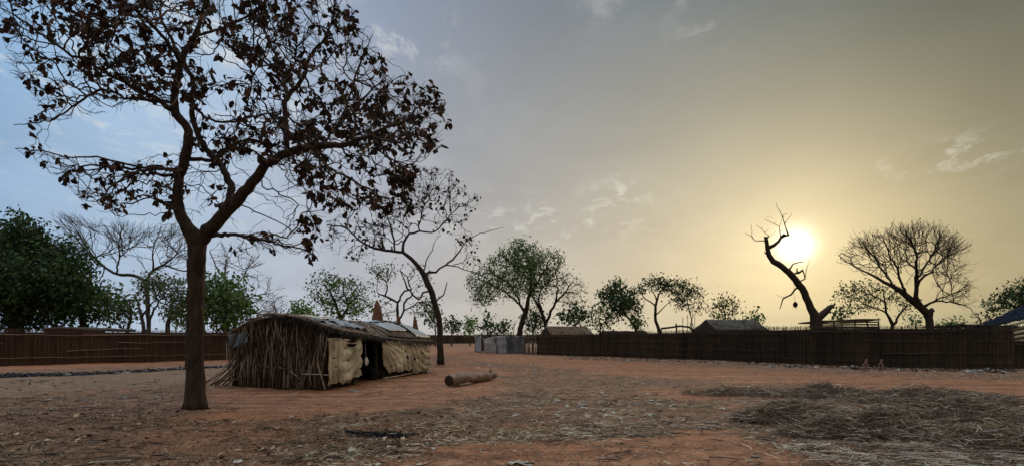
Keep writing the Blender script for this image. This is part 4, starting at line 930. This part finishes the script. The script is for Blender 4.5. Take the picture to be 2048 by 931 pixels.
# lower wall behind the cloth: earth bank and sticks
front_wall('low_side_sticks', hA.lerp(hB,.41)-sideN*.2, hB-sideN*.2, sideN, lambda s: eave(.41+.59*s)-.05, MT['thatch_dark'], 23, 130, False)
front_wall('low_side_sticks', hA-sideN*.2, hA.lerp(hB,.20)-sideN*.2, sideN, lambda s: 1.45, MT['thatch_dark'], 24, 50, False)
t2 = Tubes(); t2.add([SW(.255,1.3,.2),SW(.255,.95,.22),SW(.256,.85,.22)], .004, 3); t2.build('string', MT['white'], hut)
def bagf(u, v):
    a = u*2*math.pi; r = .015+.055*math.sin(v*math.pi*.9)**.7*(1+.25*math.sin(a*3)); c = SW(.258, .86-v*.28, .22); return (c[0]+math.cos(a)*r, c[1]+math.sin(a)*r, c[2])
grid_mesh('plastic_bag', bagf, 14, 8, MT['white'], hut)
def ragf(u, v):
    p = Vector(FW(1.0-u*.22, 1.62-v*.5*(1-.5*u), .26+.05*math.sin(u*12+v*4))); return tuple(p)
grid_mesh('blue_rag', ragf, 14, 12, material('rag_blue_grey', (.06,.08,.10), (.17,.21,.25), 5, .9, .4), hut, .006)
# dark stuff just inside the doorway
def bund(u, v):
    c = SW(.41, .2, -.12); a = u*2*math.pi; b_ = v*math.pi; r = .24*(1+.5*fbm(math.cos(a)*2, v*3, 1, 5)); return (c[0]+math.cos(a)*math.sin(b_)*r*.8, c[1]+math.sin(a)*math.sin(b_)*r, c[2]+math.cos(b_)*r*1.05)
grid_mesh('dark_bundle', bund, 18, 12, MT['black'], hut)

# ------------------------------------------------ termite mounds
def mound(px, ytop, wpx, Y, label, seed, lobes=1):
    base_ = P(px, 668, Y); h = EYE+(HY-ytop)/F*Y; w = wpx*.5/F*Y
    root = empty('termite_mound', (base_.x, Y, 0), label, 'termite mound', 'termite mounds behind the hut')
    def fn(u, v):
        a = u*2*math.pi; prof = .88*(1-v)**.62*(1+max(0,.5-v)*.9)+.06*(1-v**6)
        r = w*1.5*prof*(1+.38*fbm(math.cos(a)*1.2+seed, math.sin(a)*1.2+v*5, 1.2, seed)+.22*fbm(math.cos(a)*4, math.sin(a)*4+v*11, 1, seed))
        return (base_.x+math.cos(a)*r+.1*w*math.sin(v*4), Y+math.sin(a)*r, v*h-.05)
    o = grid_mesh('mound', fn, 32, 30, MT['mound'], root); return root
mound(755, 596, 27, 40, 'tall pointed red-brown termite mound behind the hut', 1)
mound(797, 626, 17, 44.4, 'narrow clay termite mound built round a twisted tree stem', 2)
mound(830, 628, 15, 43, 'slim ragged termite mound just left of the leaning trunk', 3)

# ------------------------------------------------ roofs seen over the fences
def roof_hut(x0, x1, yr, ye, Y, label, m='thatch', seed=1, w=3.2, over=.25, walls='reed_r', extra=None, tilt=0.0):
    a, b = P(x0, yr, Y), P(x1, yr+tilt, Y+1.2); ez = EYE-(ye-HY)/F*(Y-w/2); dv = (b-a); dv.z = 0; dn = Vector((dv.y, -dv.x, 0)).normalized()
    root = empty('thatched_hut', ((a.x+b.x)/2, Y+.6, 0), label, 'hut', 'huts behind the right fence')
    for sgn, nm in ((1, 'roof_slope'), (-1, 'roof_slope')):
        def fn(u, v, s=sgn):
            p = a.lerp(b, u); q = p+dn*s*w*.5*v; q.z = p.z+(ez-p.z)*v+.06*fbm(u*8, v*3+s, 1, seed)+.03*fbm(u*30, v*5, 1, seed); return tuple(q)
        grid_mesh(nm, fn, 30, 8, MT[m], root, .14)
    tb = Tubes(); random.seed(seed)
    for i in range(260):
        u = random.random(); v = random.random(); s = random.choice((1, 1, -1)); p = a.lerp(b, u); q = p+dn*s*w*.5*v; q.z = p.z+(ez-p.z)*v+.08
        d = dn*s*random.uniform(.2,.6)+dv.normalized()*random.gauss(0,.15); d.z = (ez-p.z)/(w*.5)*d.length+random.gauss(0,.04)
        tb.add([q, q+d], .014, 3, random.random())
    tb.build('thatch_stalks', MT[m], root)
    for u in (0, 1):
        p = a.lerp(b, u); c = [p+dn*w*.42, p-dn*w*.42]
        V = [(c[0].x, c[0].y, 0), (c[1].x, c[1].y, 0), (c[1].x, c[1].y, ez), (p.x, p.y, p.z-.1), (c[0].x, c[0].y, ez)]
        o = link('end_wall', np_mesh('end_wall', V, [(0,1,2,3,4)]), MT[walls], root, False); md = o.modifiers.new('s', 'SOLIDIFY'); md.thickness = .08
        for k in range(2):
            t2 = Tubes(); q = c[k]; t2.add([(p.x, p.y, p.z+.05), (q.x+(q.x-p.x)*.15, q.y+(q.y-p.y)*.15-.05, ez-.1)], .045, 6, .7); t2.build('rafter', MT['stick'], root)
    for s in (1, -1):
        V = [tuple(a+dn*s*w*.42), tuple(b+dn*s*w*.42)]; V = [(V[0][0], V[0][1], 0), (V[1][0], V[1][1], 0), (V[1][0], V[1][1], ez), (V[0][0], V[0][1], ez)]
        o = link('side_wall', np_mesh('side_wall', V, [(0,1,2,3)]), MT[walls], root, False); md = o.modifiers.new('s', 'SOLIDIFY'); md.thickness = .08
    return root
roof_hut(1092,1172,653,671,53,'small hut with ragged brown thatched gable roof beside the stick gate', 'thatch', 5)
roof_hut(1412,1506,640,660,44,'hut with long dark grey thatched roof behind the middle of the dark fence', 'thatch_dark', 6)
roof_hut(1205,1290,662,672,60,'hut whose low flat grey roof barely shows over the fence', 'thatch_dark', 9, w=2.5)
# flat-roofed shelter with bleached boards
sh = empty('shelter', (*P(1700,668,45).xy, 0), 'low shelter clad in bleached boards just right of the splintered stump', 'hut', 'huts behind the right fence')
for k, (ya, yb) in enumerate(((641,643.4),(644.5,647.5),(648.5,652),(653,658))):
    def fn(u, v): p = P(1643+u*115, (yb if v < .5 else ya)-2.5*u+1.6*math.sin(u*5+k)*.5, 45+.3*u); return (p.x, p.y+.02*k, p.z)
    grid_mesh('board', fn, 20, 1, MT['board_pale'] if k != 3 else MT['thatch_dark'], sh, .03)
def fn(u, v): p = P(1640+u*121, 640.5-3*u+.8*math.sin(u*7), 44.8+v*3.4); p.z -= v*.2; p.x = P(1640+u*121,640,44.8).x; return tuple(p)
grid_mesh('roof', fn, 20, 6, MT['thatch_dark'], sh, .09)
for x in (1644, 1668, 1710, 1733, 1757):
    t2 = Tubes(); p = P(x, 640, 44.9); t2.add([(p.x+(.35 if x == 1733 else 0), p.y, 0), (p.x+(.25 if x == 1733 else 0), p.y, 1.6), (p.x, p.y, p.z-.03)], .05, 6, .3); t2.build('post', MT['rail_dark'], sh)
def fn(u, v): p = P(1643+u*115, 656, 45.1); return (p.x, p.y, v*1.9)
grid_mesh('wall', fn, 4, 2, MT['reed_r'], sh, .05)
# pole rack
rk = empty('pole_rack', (*P(1350,668,44).xy, 0), 'rack of crooked poles standing above the fence left of the dark thatched roof', 'rack')
for pts, r_ in (([(1322,656),(1340,654),(1360,651),(1378,653),(1388,660)], .07), ([(1352,672),(1353,655),(1352,646)], .06)):
    t2 = Tubes(); t2.add([P(x, y, 44) for x, y in pts], r_, 6, .4, .1); t2.build('thick_pole', MT['rail_dark'], rk)
for x, y in ((1365,634),(1375,628),(1380,642),(1389,632)):
    t2 = Tubes(); p = P(x, y, 44); t2.add([(p.x, 44, 0), (p.x+.02, 44, p.z)], .025, 5, .8); t2.build('upright_stick', MT['stick'], rk)
for x, r_ in ((1322,.06),(1388,.05)):
    t2 = Tubes(); p = P(x, 657, 44); t2.add([(p.x, 44, -.1), (p.x, 44, p.z)], r_, 6, .4); t2.build('thick_pole', MT['rail_dark'], rk)
# big building at the right edge: dark blue roof sheet over pale cane boards
bb = empty('cane_building', (*P(2080,668,40).xy, 0), 'large cane-walled building with ragged dark blue roof at the right edge', 'building')
def fn(u, v):
    p = P(1955+u*200, 652-u*92, 44-v*2.5); q = P(1975+u*180, 655-u*46, 41); w_ = Vector(p).lerp(q, v); w_.z += .07*fbm(u*18, v*4, 1, 3)+.10*fbm(u*50, v*8, 1, 5); return tuple(w_)
grid_mesh('roof_sheet', fn, 90, 12, MT['tarp_blue'], bb, .08)
tb = Tubes(); random.seed(41)
for i in range(300):
    u = random.random(); v = random.random(); p = Vector(fn(u, v)); tb.add([p, p+Vector((random.gauss(0,.12), random.gauss(0,.2), random.uniform(-.05,.2)))], .018, 3, random.random())
tb.build('roof_brush', MT['tarp_blue'], bb)
for k in range(5):
    def fn2(u, v): p = P(1985+u*170, 656+k*7-u*(44-k*6)+(0 if v > .5 else 5.5), 40.8); return (p.x, p.y-.02*k, p.z)
    grid_mesh('cane_board', fn2, 10, 1, MT['board_pale'], bb, .03)
def fn3(u, v): p = P(2010+u*160, 668, 41.2); return (p.x, p.y, v*(1.9+u*1.2))
grid_mesh('wall', fn3, 4, 2, MT['reed_r'], bb, .05)
# dark flat roof peeping over the left fence
fb = empty('low_hut', (*P(145,668,42).xy, 0), 'low dark flat hut roof peeping over the left fence', 'hut')
def fn(u, v): p = P(85+u*130, 656.5-1.2*math.sin(u*4)+u*2, 40+v*3); p.x = P(85+u*130, 656, 40).x; p.z = P(0, 656.5-1.5*math.sin(u*5)+u, 40).z+.03*fbm(u*20, v, 1, 2); return tuple(p)
grid_mesh('roof', fn, 40, 4, MT['thatch_dark'], fb, .16)
def fn(u, v): p = P(90+u*120, 660, 40.3); return (p.x, p.y, v*1.9)
grid_mesh('wall', fn, 4, 2, MT['reed_l'], fb, .08)
# brush on top of the right fence
tb = Tubes(); random.seed(51)
br = empty('brushwood_pile', (*P(1950,668,31.5).xy, 0), 'dark brushwood piled along the top of the right fence near its end', 'brushwood')
for i in range(900):
    x = random.uniform(1860, 2030); hump = 4*math.exp(-((x-1930)/35)**2)+2; Yl = np.interp(x, (1850, 2028), (30.4, 29.2))
    p = P(x, 654-random.random()*hump, Yl+random.uniform(0,.3)); tb.add([p, p+Vector((random.gauss(0,.28), random.gauss(0,.1), random.gauss(0,.06)))], .012, 3, random.random()*.5)
tb.build('twigs', MT['rail_dark'], br)

# ------------------------------------------------ log, stone heaps
lg = empty('log', (*GP(942,766), 0), 'pale brown bent log lying on the red earth right of the hut', 'log')
a = GP(897,774); b = GP(994,757); a = Vector((a[0], a[1]+.17)); b = Vector((b[0]-.05, b[1]))
pts = []; rr_ = []
for i in range(30):
    t = i/29; p = a.lerp(b, t); z = .165+.06*math.sin(t*5+.5)+.03*t; pts.append((p.x+.10*math.sin(t*6.0), p.y, z)); rr_.append(.175-.035*t+.015*math.sin(t*11)+(.02 if .78 < t < .86 else 0))
t2 = Tubes(); t2.add(pts, rr_, 20, .5, .28); t2.build('log_body', MT['log'], lg)
t2 = Tubes(); d_ = (Vector(pts[0])-Vector(pts[1])).normalized(); p0 = Vector(pts[0]); t2.add([p0-d_*.02, p0+d_*.004, p0+d_*.012], [.16,.168,.13], 20, .4, .06); t2.build('cut_end', MT['log_end'], lg)
t2 = Tubes(); p0 = Vector(pts[26]); t2.add([p0+Vector((0,0,.05)), p0+Vector((.04,-.03,.17)), p0+Vector((.07,-.05,.25))], [.06,.045,.035], 8, .4, .1); t2.build('knot', MT['log'], lg)
def ico(nm, c, r, m, parent, seed, flat=.8):
    def fn(u, v):
        a_ = u*2*math.pi; b_ = v*math.pi; q = r*(1+.35*noise.noise(Vector((math.cos(a_)*math.sin(b_)*1.7+seed, math.sin(a_)*math.sin(b_)*1.7, math.cos(b_)*1.7))))
        return (c[0]+math.cos(a_)*math.sin(b_)*q, c[1]+math.sin(a_)*math.sin(b_)*q, c[2]+math.cos(b_)*q*flat)
    return grid_mesh(nm, fn, 10, 7, m, parent)
random.seed(61)
for x, wd, n_l, lb in ((1731,.21,6,'wider knobbly cone of reddish stones at the foot of the dark fence'),(1762,.13,4,'narrower knobbly cone of reddish stones at the foot of the dark fence')):
    gxy = GP(x, 739.5); st = empty('stone_cone', (gxy[0], gxy[1], 0), lb, 'stone heap', 'pair of stone cones by the fence'); lv = 7
    for j in range(lv):
        rj = wd*(1-j/lv)*.95+.02
        for q in range(max(1, int(n_l*(1-j/lv)))):
            a_ = q/max(1, int(n_l*(1-j/lv)))*2*math.pi+j; ico('stone', (gxy[0]+math.cos(a_)*rj*.7, gxy[1]+math.sin(a_)*rj*.7, .04+j*.07), .052, MT['stone'], st, j*7+q)

# ------------------------------------------------ loose ground cover
rng = np.random.RandomState(77)
def scatter(n, x0, x1, y0, y1, keep, pix=True):
    """points spread over the ground, denser towards the viewer"""
    Y = 1/(1/y1+(1/y0-1/y1)*rng.rand(n)); u = rng.rand(n)*(x1-x0)+x0; X_ = u*Y
    r_, o_, d_ = masks(X_, Y); k = rng.rand(n) < keep(X_, Y, r_, o_, d_); X_, Y, r_, d_ = X_[k], Y[k], r_[k], d_[k]
    return X_, Y, ghf(X_, Y, r_, d_)
def flat_leaves(name, X_, Y_, Z_, size, m, label=None, slim=.5, lift=.012, tonemu=.5, parent=None):
    n = len(X_); th = rng.rand(n)*2*math.pi; d = np.c_[np.cos(th), np.sin(th), rng.randn(n)*.28]; w = np.c_[-np.sin(th), np.cos(th), rng.randn(n)*.35]
    L = (size*(.5+rng.rand(n)))[:, None]; pos = np.c_[X_, Y_, Z_+lift]; up = np.array([[0, 0, 1.0]]); c = L*.25*rng.rand(n)[:, None]
    v = np.stack([pos-d*L*.5, pos+w*L*slim*.5+up*c, pos+d*L*.5, pos-w*L*slim*.5+up*c*.6], 1).reshape(-1, 3)
    o = link(name, np_mesh(name, v, np.arange(n*4).reshape(n, 4), np.repeat(tonemu+rng.randn(n)*.25, 4)), m, parent, False)
    if parent: return o
    return tag(o, label, None, None, 'stuff')
def strands(name, X_, Y_, Z_, length, width, m, label=None, th=None, lift=.01, pitch=.12, tonemu=.5, tonesd=.25, sag=.15, parent=None, kind='stuff'):
    n = len(X_); th = rng.rand(n)*2*math.pi if th is None else th; pt = rng.randn(n)*pitch
    d = np.c_[np.cos(th)*np.cos(pt), np.sin(th)*np.cos(pt), np.sin(pt)]; bend = np.c_[-np.sin(th), np.cos(th), np.zeros(n)]*(rng.randn(n)*.22)[:, None]
    L = (length*(.35+.9*rng.rand(n)))[:, None]; W_ = (width*(.6+.8*rng.rand(n)))[:, None]; w = np.c_[-np.sin(th), np.cos(th), rng.randn(n)*.8]; w /= np.linalg.norm(w, axis=1)[:, None]
    c = np.c_[X_, Y_, Z_+lift]; a_ = c-d*L*.5; mid = c+bend*L+np.array([[0, 0, 1.0]])*L*sag*.25; b_ = c+d*L*.5
    up = np.cross(d, w); 
    ring = lambda p, s: [p+w*W_*s*.5, p-w*W_*s*.25+up*W_*s*.43, p-w*W_*s*.25-up*W_*s*.43]
    v = np.stack(ring(a_, 1)+ring(mid, 1)+ring(b_, .5), 1).reshape(-1, 3)
    bi = np.arange(n)[:, None]*9; f = np.concatenate([bi+np.array([[0,1,4,3]]), bi+np.array([[1,2,5,4]]), bi+np.array([[2,0,3,5]]), bi+np.array([[3,4,7,6]]), bi+np.array([[4,5,8,7]]), bi+np.array([[5,3,6,8]])])
    o = link(name, np_mesh(name, v, f, np.repeat(tonemu+rng.randn(n)*tonesd, 9)), m, parent, False)
    if kind: tag(o, label, None, None, kind)
    return o
def pxy(X_, Y_): return X_/Y_*F+CX, HY+F*EYE/Y_
def patch(X_, Y_, s=.6, sd=31): return np.clip(vnoise(X_, Y_, s, sd)*2.2+vnoise(X_, Y_, s*3.1, sd+1)*1.3+.5, 0, 1)
X_, Y_, Z_ = scatter(90000, -.95, .95, 6.5, 34, lambda x, y, r, o, d: (1-r*.93)*(1-d)*(1-.8*o)*(.25+.75*patch(x, y)))
flat_leaves('leaf_litter', X_, Y_, Z_, .038, MT['litter'], 'brown dry leaf litter scattered over the trodden earth')
X_, Y_, Z_ = scatter(1800, -.95, -.05, 6.5, 22, lambda x, y, r, o, d: (1-r*.9)*(1-d)*patch(x, y, .9, 44))
flat_leaves('fallen_leaves', X_, Y_, Z_, .10, MT['litter'], 'larger fallen leaves on the ground around the big tree', .55, .015, .6)
def straw_keep(x, y, r, o, d):
    px, py = pxy(x, y); w = np.clip((px-420)/500, 0.12, 1); return (1-r*.85)*(1-d)*w*(.15+.85*patch(x, y, .8, 55))
X_, Y_, Z_ = scatter(60000, -.9, .95, 6.5, 32, straw_keep)
strands('scattered_straw', X_, Y_, Z_, .15, .0075, MT['straw'], 'pale dry stalks scattered over the earth', tonemu=.5)
X_, Y_, Z_ = scatter(9000, -.3, .9, 6.5, 30, lambda x, y, r, o, d: (1-r*.9)*np.clip(patch(x, y, .9, 57)*1.6-.6, 0, 1))
strands('straw_clumps', X_, Y_, Z_, .20, .010, MT['straw'], 'patches of paler broken straw on the litter', tonemu=.95, pitch=.2, lift=.02)
X_, Y_, Z_ = scatter(2600, -.9, .95, 6.5, 26, lambda x, y, r, o, d: (1-r*.7)*(.1+.9*patch(x, y, .7, 66)))
strands('scattered_twigs', X_, Y_, Z_, .42, .016, MT['stick'], 'grey and brown twigs lying about the ground', tonemu=.55, lift=.015)
# straw heaps, right foreground
heap_defs = [((1590,842),(.85,.50),.25,'dark matted straw heap at the left of the heaps',2600), ((1735,872),(1.0,.45),.27,'dark straw heap behind the white paper scrap, centre of the heaps',2800), ((1915,836),(1.2,.6),.25,'large dark straw heap below the right end of the track',2600),
             ((1655,790),(1.1,.55),.22,'far low heap of dark straw beside the track',1500), ((1850,800),(1.7,.8),.22,'far grey heap of straw nearest the right edge',2000), ((2010,890),(.9,.6),.24,'nearest heap of loose straw in the right corner',1600), ((1480,785),(1.2,.45),.1,'thin spread of straw at the left end of the far heaps',700)]
HEAPS = []
for k, ((hx, hy), (ra, rb), hh, lb, cnt) in enumerate(heap_defs):
    c = GP(hx, hy); root = empty('straw_heap', (c[0], c[1], 0), lb, 'straw heap', 'straw heaps in the right foreground'); HEAPS.append((c, ra, rb, hh))
    def hz(x, y): 
        q = ((x-c[0])/ra)**2+((y-c[1])/rb)**2; return hh*np.exp(-q*1.6)*(1+1.1*vnoise(x, y, 2.2, 70+k))
    def fn(u, v):
        x = c[0]+(u*2-1)*ra*1.15; y = c[1]+(v*2-1)*rb*1.15; e_ = max(abs(u*2-1), abs(v*2-1)); g_ = float(ghf(np.array([x]), np.array([y]))[0])
        return (x, y, g_-.03+float(hz(np.array([x]), np.array([y]))[0])*.8+.03*noise.noise(Vector((x*9, y*9, 0)))-.08*max(0, e_-.7)/.3)
    grid_mesh('heap_core', fn, 44, 34, MT['straw_dark'], root)
    a_ = rng.rand(cnt)*2*math.pi; q = np.sqrt(rng.rand(cnt))*1.25; X_ = c[0]+np.cos(a_)*q*ra; Y_ = c[1]+np.sin(a_)*q*rb
    Z_ = ghf(X_, Y_)+hz(X_, Y_)
    main = rng.uniform(-.8, .9)+vnoise(X_, Y_, 1.2, 90+k)*5
    strands('stalks', X_, Y_, Z_, .62, .0075, MT['straw_dark'], th=main+rng.randn(cnt)*.75, lift=.035, pitch=.2, parent=root, kind='stuff', tonemu=.42, tonesd=.42)
    flat_leaves('chaff', X_[::2], Y_[::2], Z_[::2]+.02*rng.rand(len(X_[::2])), .07, MT['straw_dark'], slim=.35, lift=.03, tonemu=.45, parent=root)['kind'] = 'stuff'
    bn = cnt//5; q2 = rng.permutation(cnt)[:bn]
    strands('bent_stalks', X_[q2], Y_[q2], Z_[q2], .34, .013, MT['straw'], th=rng.rand(bn)*6.28, lift=.06, pitch=.35, parent=root, kind='stuff', tonemu=.25, tonesd=.35, sag=.8)
def heapkeep(x, y, r, o, d):
    px, py = pxy(x, y); m_ = np.clip((px-1440-(py-820)*1.6)/120, 0, 1)*np.clip((py-770)/10, 0, 1)*(1-r*.85)
    return m_*(.3+.7*patch(x, y, .9, 81))
X_, Y_, Z_ = scatter(12000, .25, .98, 6.5, 22, heapkeep)
strands('loose_straw', X_, Y_, Z_, .5, .0075, MT['straw_dark'], 'loose grey straw strewn round the heaps', tonemu=.6, tonesd=.42, pitch=.1, lift=.02, th=rng.randn(len(X_))*.8)
# debris in the black ditch and along the fence foot
def scrap_mesh(size, seed, crump=.5):
    rg = random.Random(seed); V = []; n = 6
    for j in range(n):
        for i in range(n):
            u, v = i/(n-1)-.5, j/(n-1)-.5; k = 1+.5*noise.noise(Vector((u*4+seed, v*4, 2)))
            V.append((u*size*k*1.3, v*size*k*.8, max(.004, size*crump*.6*(.25+.8*noise.noise(Vector((u*5, v*5+seed, 5)))+.25*(1-4*(u*u+v*v))))))
    Fc = [(j*n+i, j*n+i+1, (j+1)*n+i+1, (j+1)*n+i) for j in range(n-1) for i in range(n-1) if not (i in (0, n-2) and j in (0, n-2) and rg.random() < .7)]
    return np_mesh('scrap', V, Fc)
bases = [scrap_mesh(1.0, s, c) for s, c in ((1,.5),(2,.35),(3,.7),(4,.25),(5,.5),(6,.8))]
for i, b_ in enumerate(bases): b_.materials.append(MT['white'] if i % 2 == 0 else MT['grey_scrap'])
rs = random.Random(5)
RNG_X = {'scraps in the middle litter patch': (1000,1380,808), 'scraps in the centre foreground': (590,900,885), 'scraps left of the thick trunk': (60,360,795), 'scraps in the straw heaps': (1480,2040,860),
         'scraps beside the track': (900,1150,730), 'rubbish along the dark fence': (1250,2040,733), 'scraps in the black ditch': (0,470,742)}
def scrap(px, py, s, which, label, cat='litter', group=None, name='plastic_scrap'):
    x, y = GP(px, py); o = bpy.data.objects.new(name, bases[which]); C.objects.link(o); o.location = (x, y, gh(x, y)+.012); o.scale = (s, s, s*rs.uniform(.5, 1)); o.rotation_euler = (rs.gauss(0,.15), rs.gauss(0,.15), rs.random()*6.28)
    if group:
        kx = RNG_X.get(group); u_ = (px-kx[0])/(kx[1]-kx[0]); i_ = min(5, max(0, int(u_*6)))
        label = ('white ' if which % 2 == 0 else 'grey ')+('crumpled ' if which in (2, 5, 0) else 'flat ')+label+', '+('far left', 'left', 'left of middle', 'right of middle', 'right', 'far right')[i_]+(', nearer side' if py > kx[2] else ', farther side')
    return tag(o, label, cat, group)
scrap(1655,833,.26,0,'largest white crumpled paper scrap on the dark straw heaps', 'paper scrap', name='paper_scrap')
scrap(1040,926,.24,0,'white flat scrap at the bottom edge of the bare red ground', 'plastic scrap')
scrap(1030,833,.12,2,'white scrap alone on the stalks left of the litter patch', 'plastic scrap')
scrap(1165,812,.20,1,'lilac-grey crumpled scrap in the middle of the litter patch', 'plastic scrap')
scrap(710,778,.34,3,'flat grey rag on the earth in front of the door curtain', 'rag', name='rag')
scrap(889,772,.09,0,'small white scrap under the cut end of the log', 'plastic scrap')
scrap(1445,821,.13,4,'rounded pale scrap at the edge of the bare red patch', 'plastic scrap')
scrap(705,900,.13,2,'pale grey crumpled scrap in the foreground litter below the ash spot', 'plastic scrap')
scrap(855,887,.12,2,'white scrap beside the path of bare earth in the foreground', 'plastic scrap')
scrap(475,920,.11,0,'white scrap nearest the bottom edge left of centre', 'plastic scrap')
scrap(1885,870,.16,4,'small white scrap on the right-hand straw heap', 'plastic scrap')
scrap(1990,885,.15,2,'white scrap on the nearest straw heap in the right corner', 'plastic scrap')
def many(n, regions, smin, smax, label, group, which=(0,1,2,3,4,5), name='plastic_scrap', cat='litter'):
    for i in range(n):
        x0, x1, y0, y1 = rs.choice(regions); scrap(rs.uniform(x0,x1), rs.uniform(y0,y1), rs.uniform(smin,smax), rs.choice(which), label, cat, group, name)
many(60, [(1080,1380,775,830),(1000,1250,790,840),(1270,1350,800,830)], .05, .13, 'scrap in the middle litter patch', 'scraps in the middle litter patch')
many(34, [(590,900,840,930),(640,820,850,931)], .04, .09, 'scrap among centre foreground stalks', 'scraps in the centre foreground')
many(26, [(220,360,775,815),(60,360,770,830)], .05, .12, 'scrap left of the thick trunk', 'scraps left of the thick trunk')
many(40, [(1500,2040,800,925),(1480,1700,840,900)], .04, .11, 'scrap in the straw heaps', 'scraps in the straw heaps')
many(22, [(1020,1150,722,745),(900,1000,722,735)], .08, .2, 'scrap on the litter beside the track', 'scraps beside the track')
def fence_y(x): return np.interp(x, (1078,1250,1450,1650,1850,2028), (709.5,714,721,728.5,734.5,737.5))
for i in range(70):
    x = rs.choice((rs.uniform(1250,2040), rs.uniform(1520,1740), rs.uniform(1940,2020))); scrap(x, fence_y(x)+rs.uniform(1.5,7), rs.uniform(.1,.34), rs.choice((0,1,3,5)), 'scrap at the dark fence foot', 'litter', 'rubbish along the dark fence')
for i in range(26):
    x = rs.uniform(-10,470); scrap(x, np.interp(x,(0,250,470),(751,740,730))+rs.uniform(-2,3), rs.uniform(.12,.32), rs.choice((1,3,5)), 'scrap in the black ditch', 'litter', 'scraps in the black ditch')
# ash spot in the foreground
c = GP(762,868); X_ = c[0]+rng.randn(900)*.28; Y_ = c[1]+rng.randn(900)*.10; flat_leaves('charred_leaves', X_, Y_, ghf(X_, Y_)+.01, .06, MT['black'], 'small heap of charred black leaves in the foreground', .5)
X_, Y_, Z_ = scatter(9000, -.95, -.2, 18, 34, lambda x, y, r, o, d: d); flat_leaves('ditch_debris', X_, Y_, Z_, .16, MT['black'], 'black sooty debris filling the ditch')
X_, Y_ = [], []
for i in range(2600):
    x = rs.uniform(1120,2040); g = GP(x, fence_y(x)+rs.uniform(.5,6)); X_.append(g[0]); Y_.append(g[1])
X_ = np.array(X_); Y_ = np.array(Y_); flat_leaves('fence_foot_debris', X_, Y_, ghf(X_, Y_)+.02, .10, MT['stick'], 'dark rubbish and dead leaves along the foot of the dark fence', .6, .02, .35)
print('objects', len(bpy.data.objects))
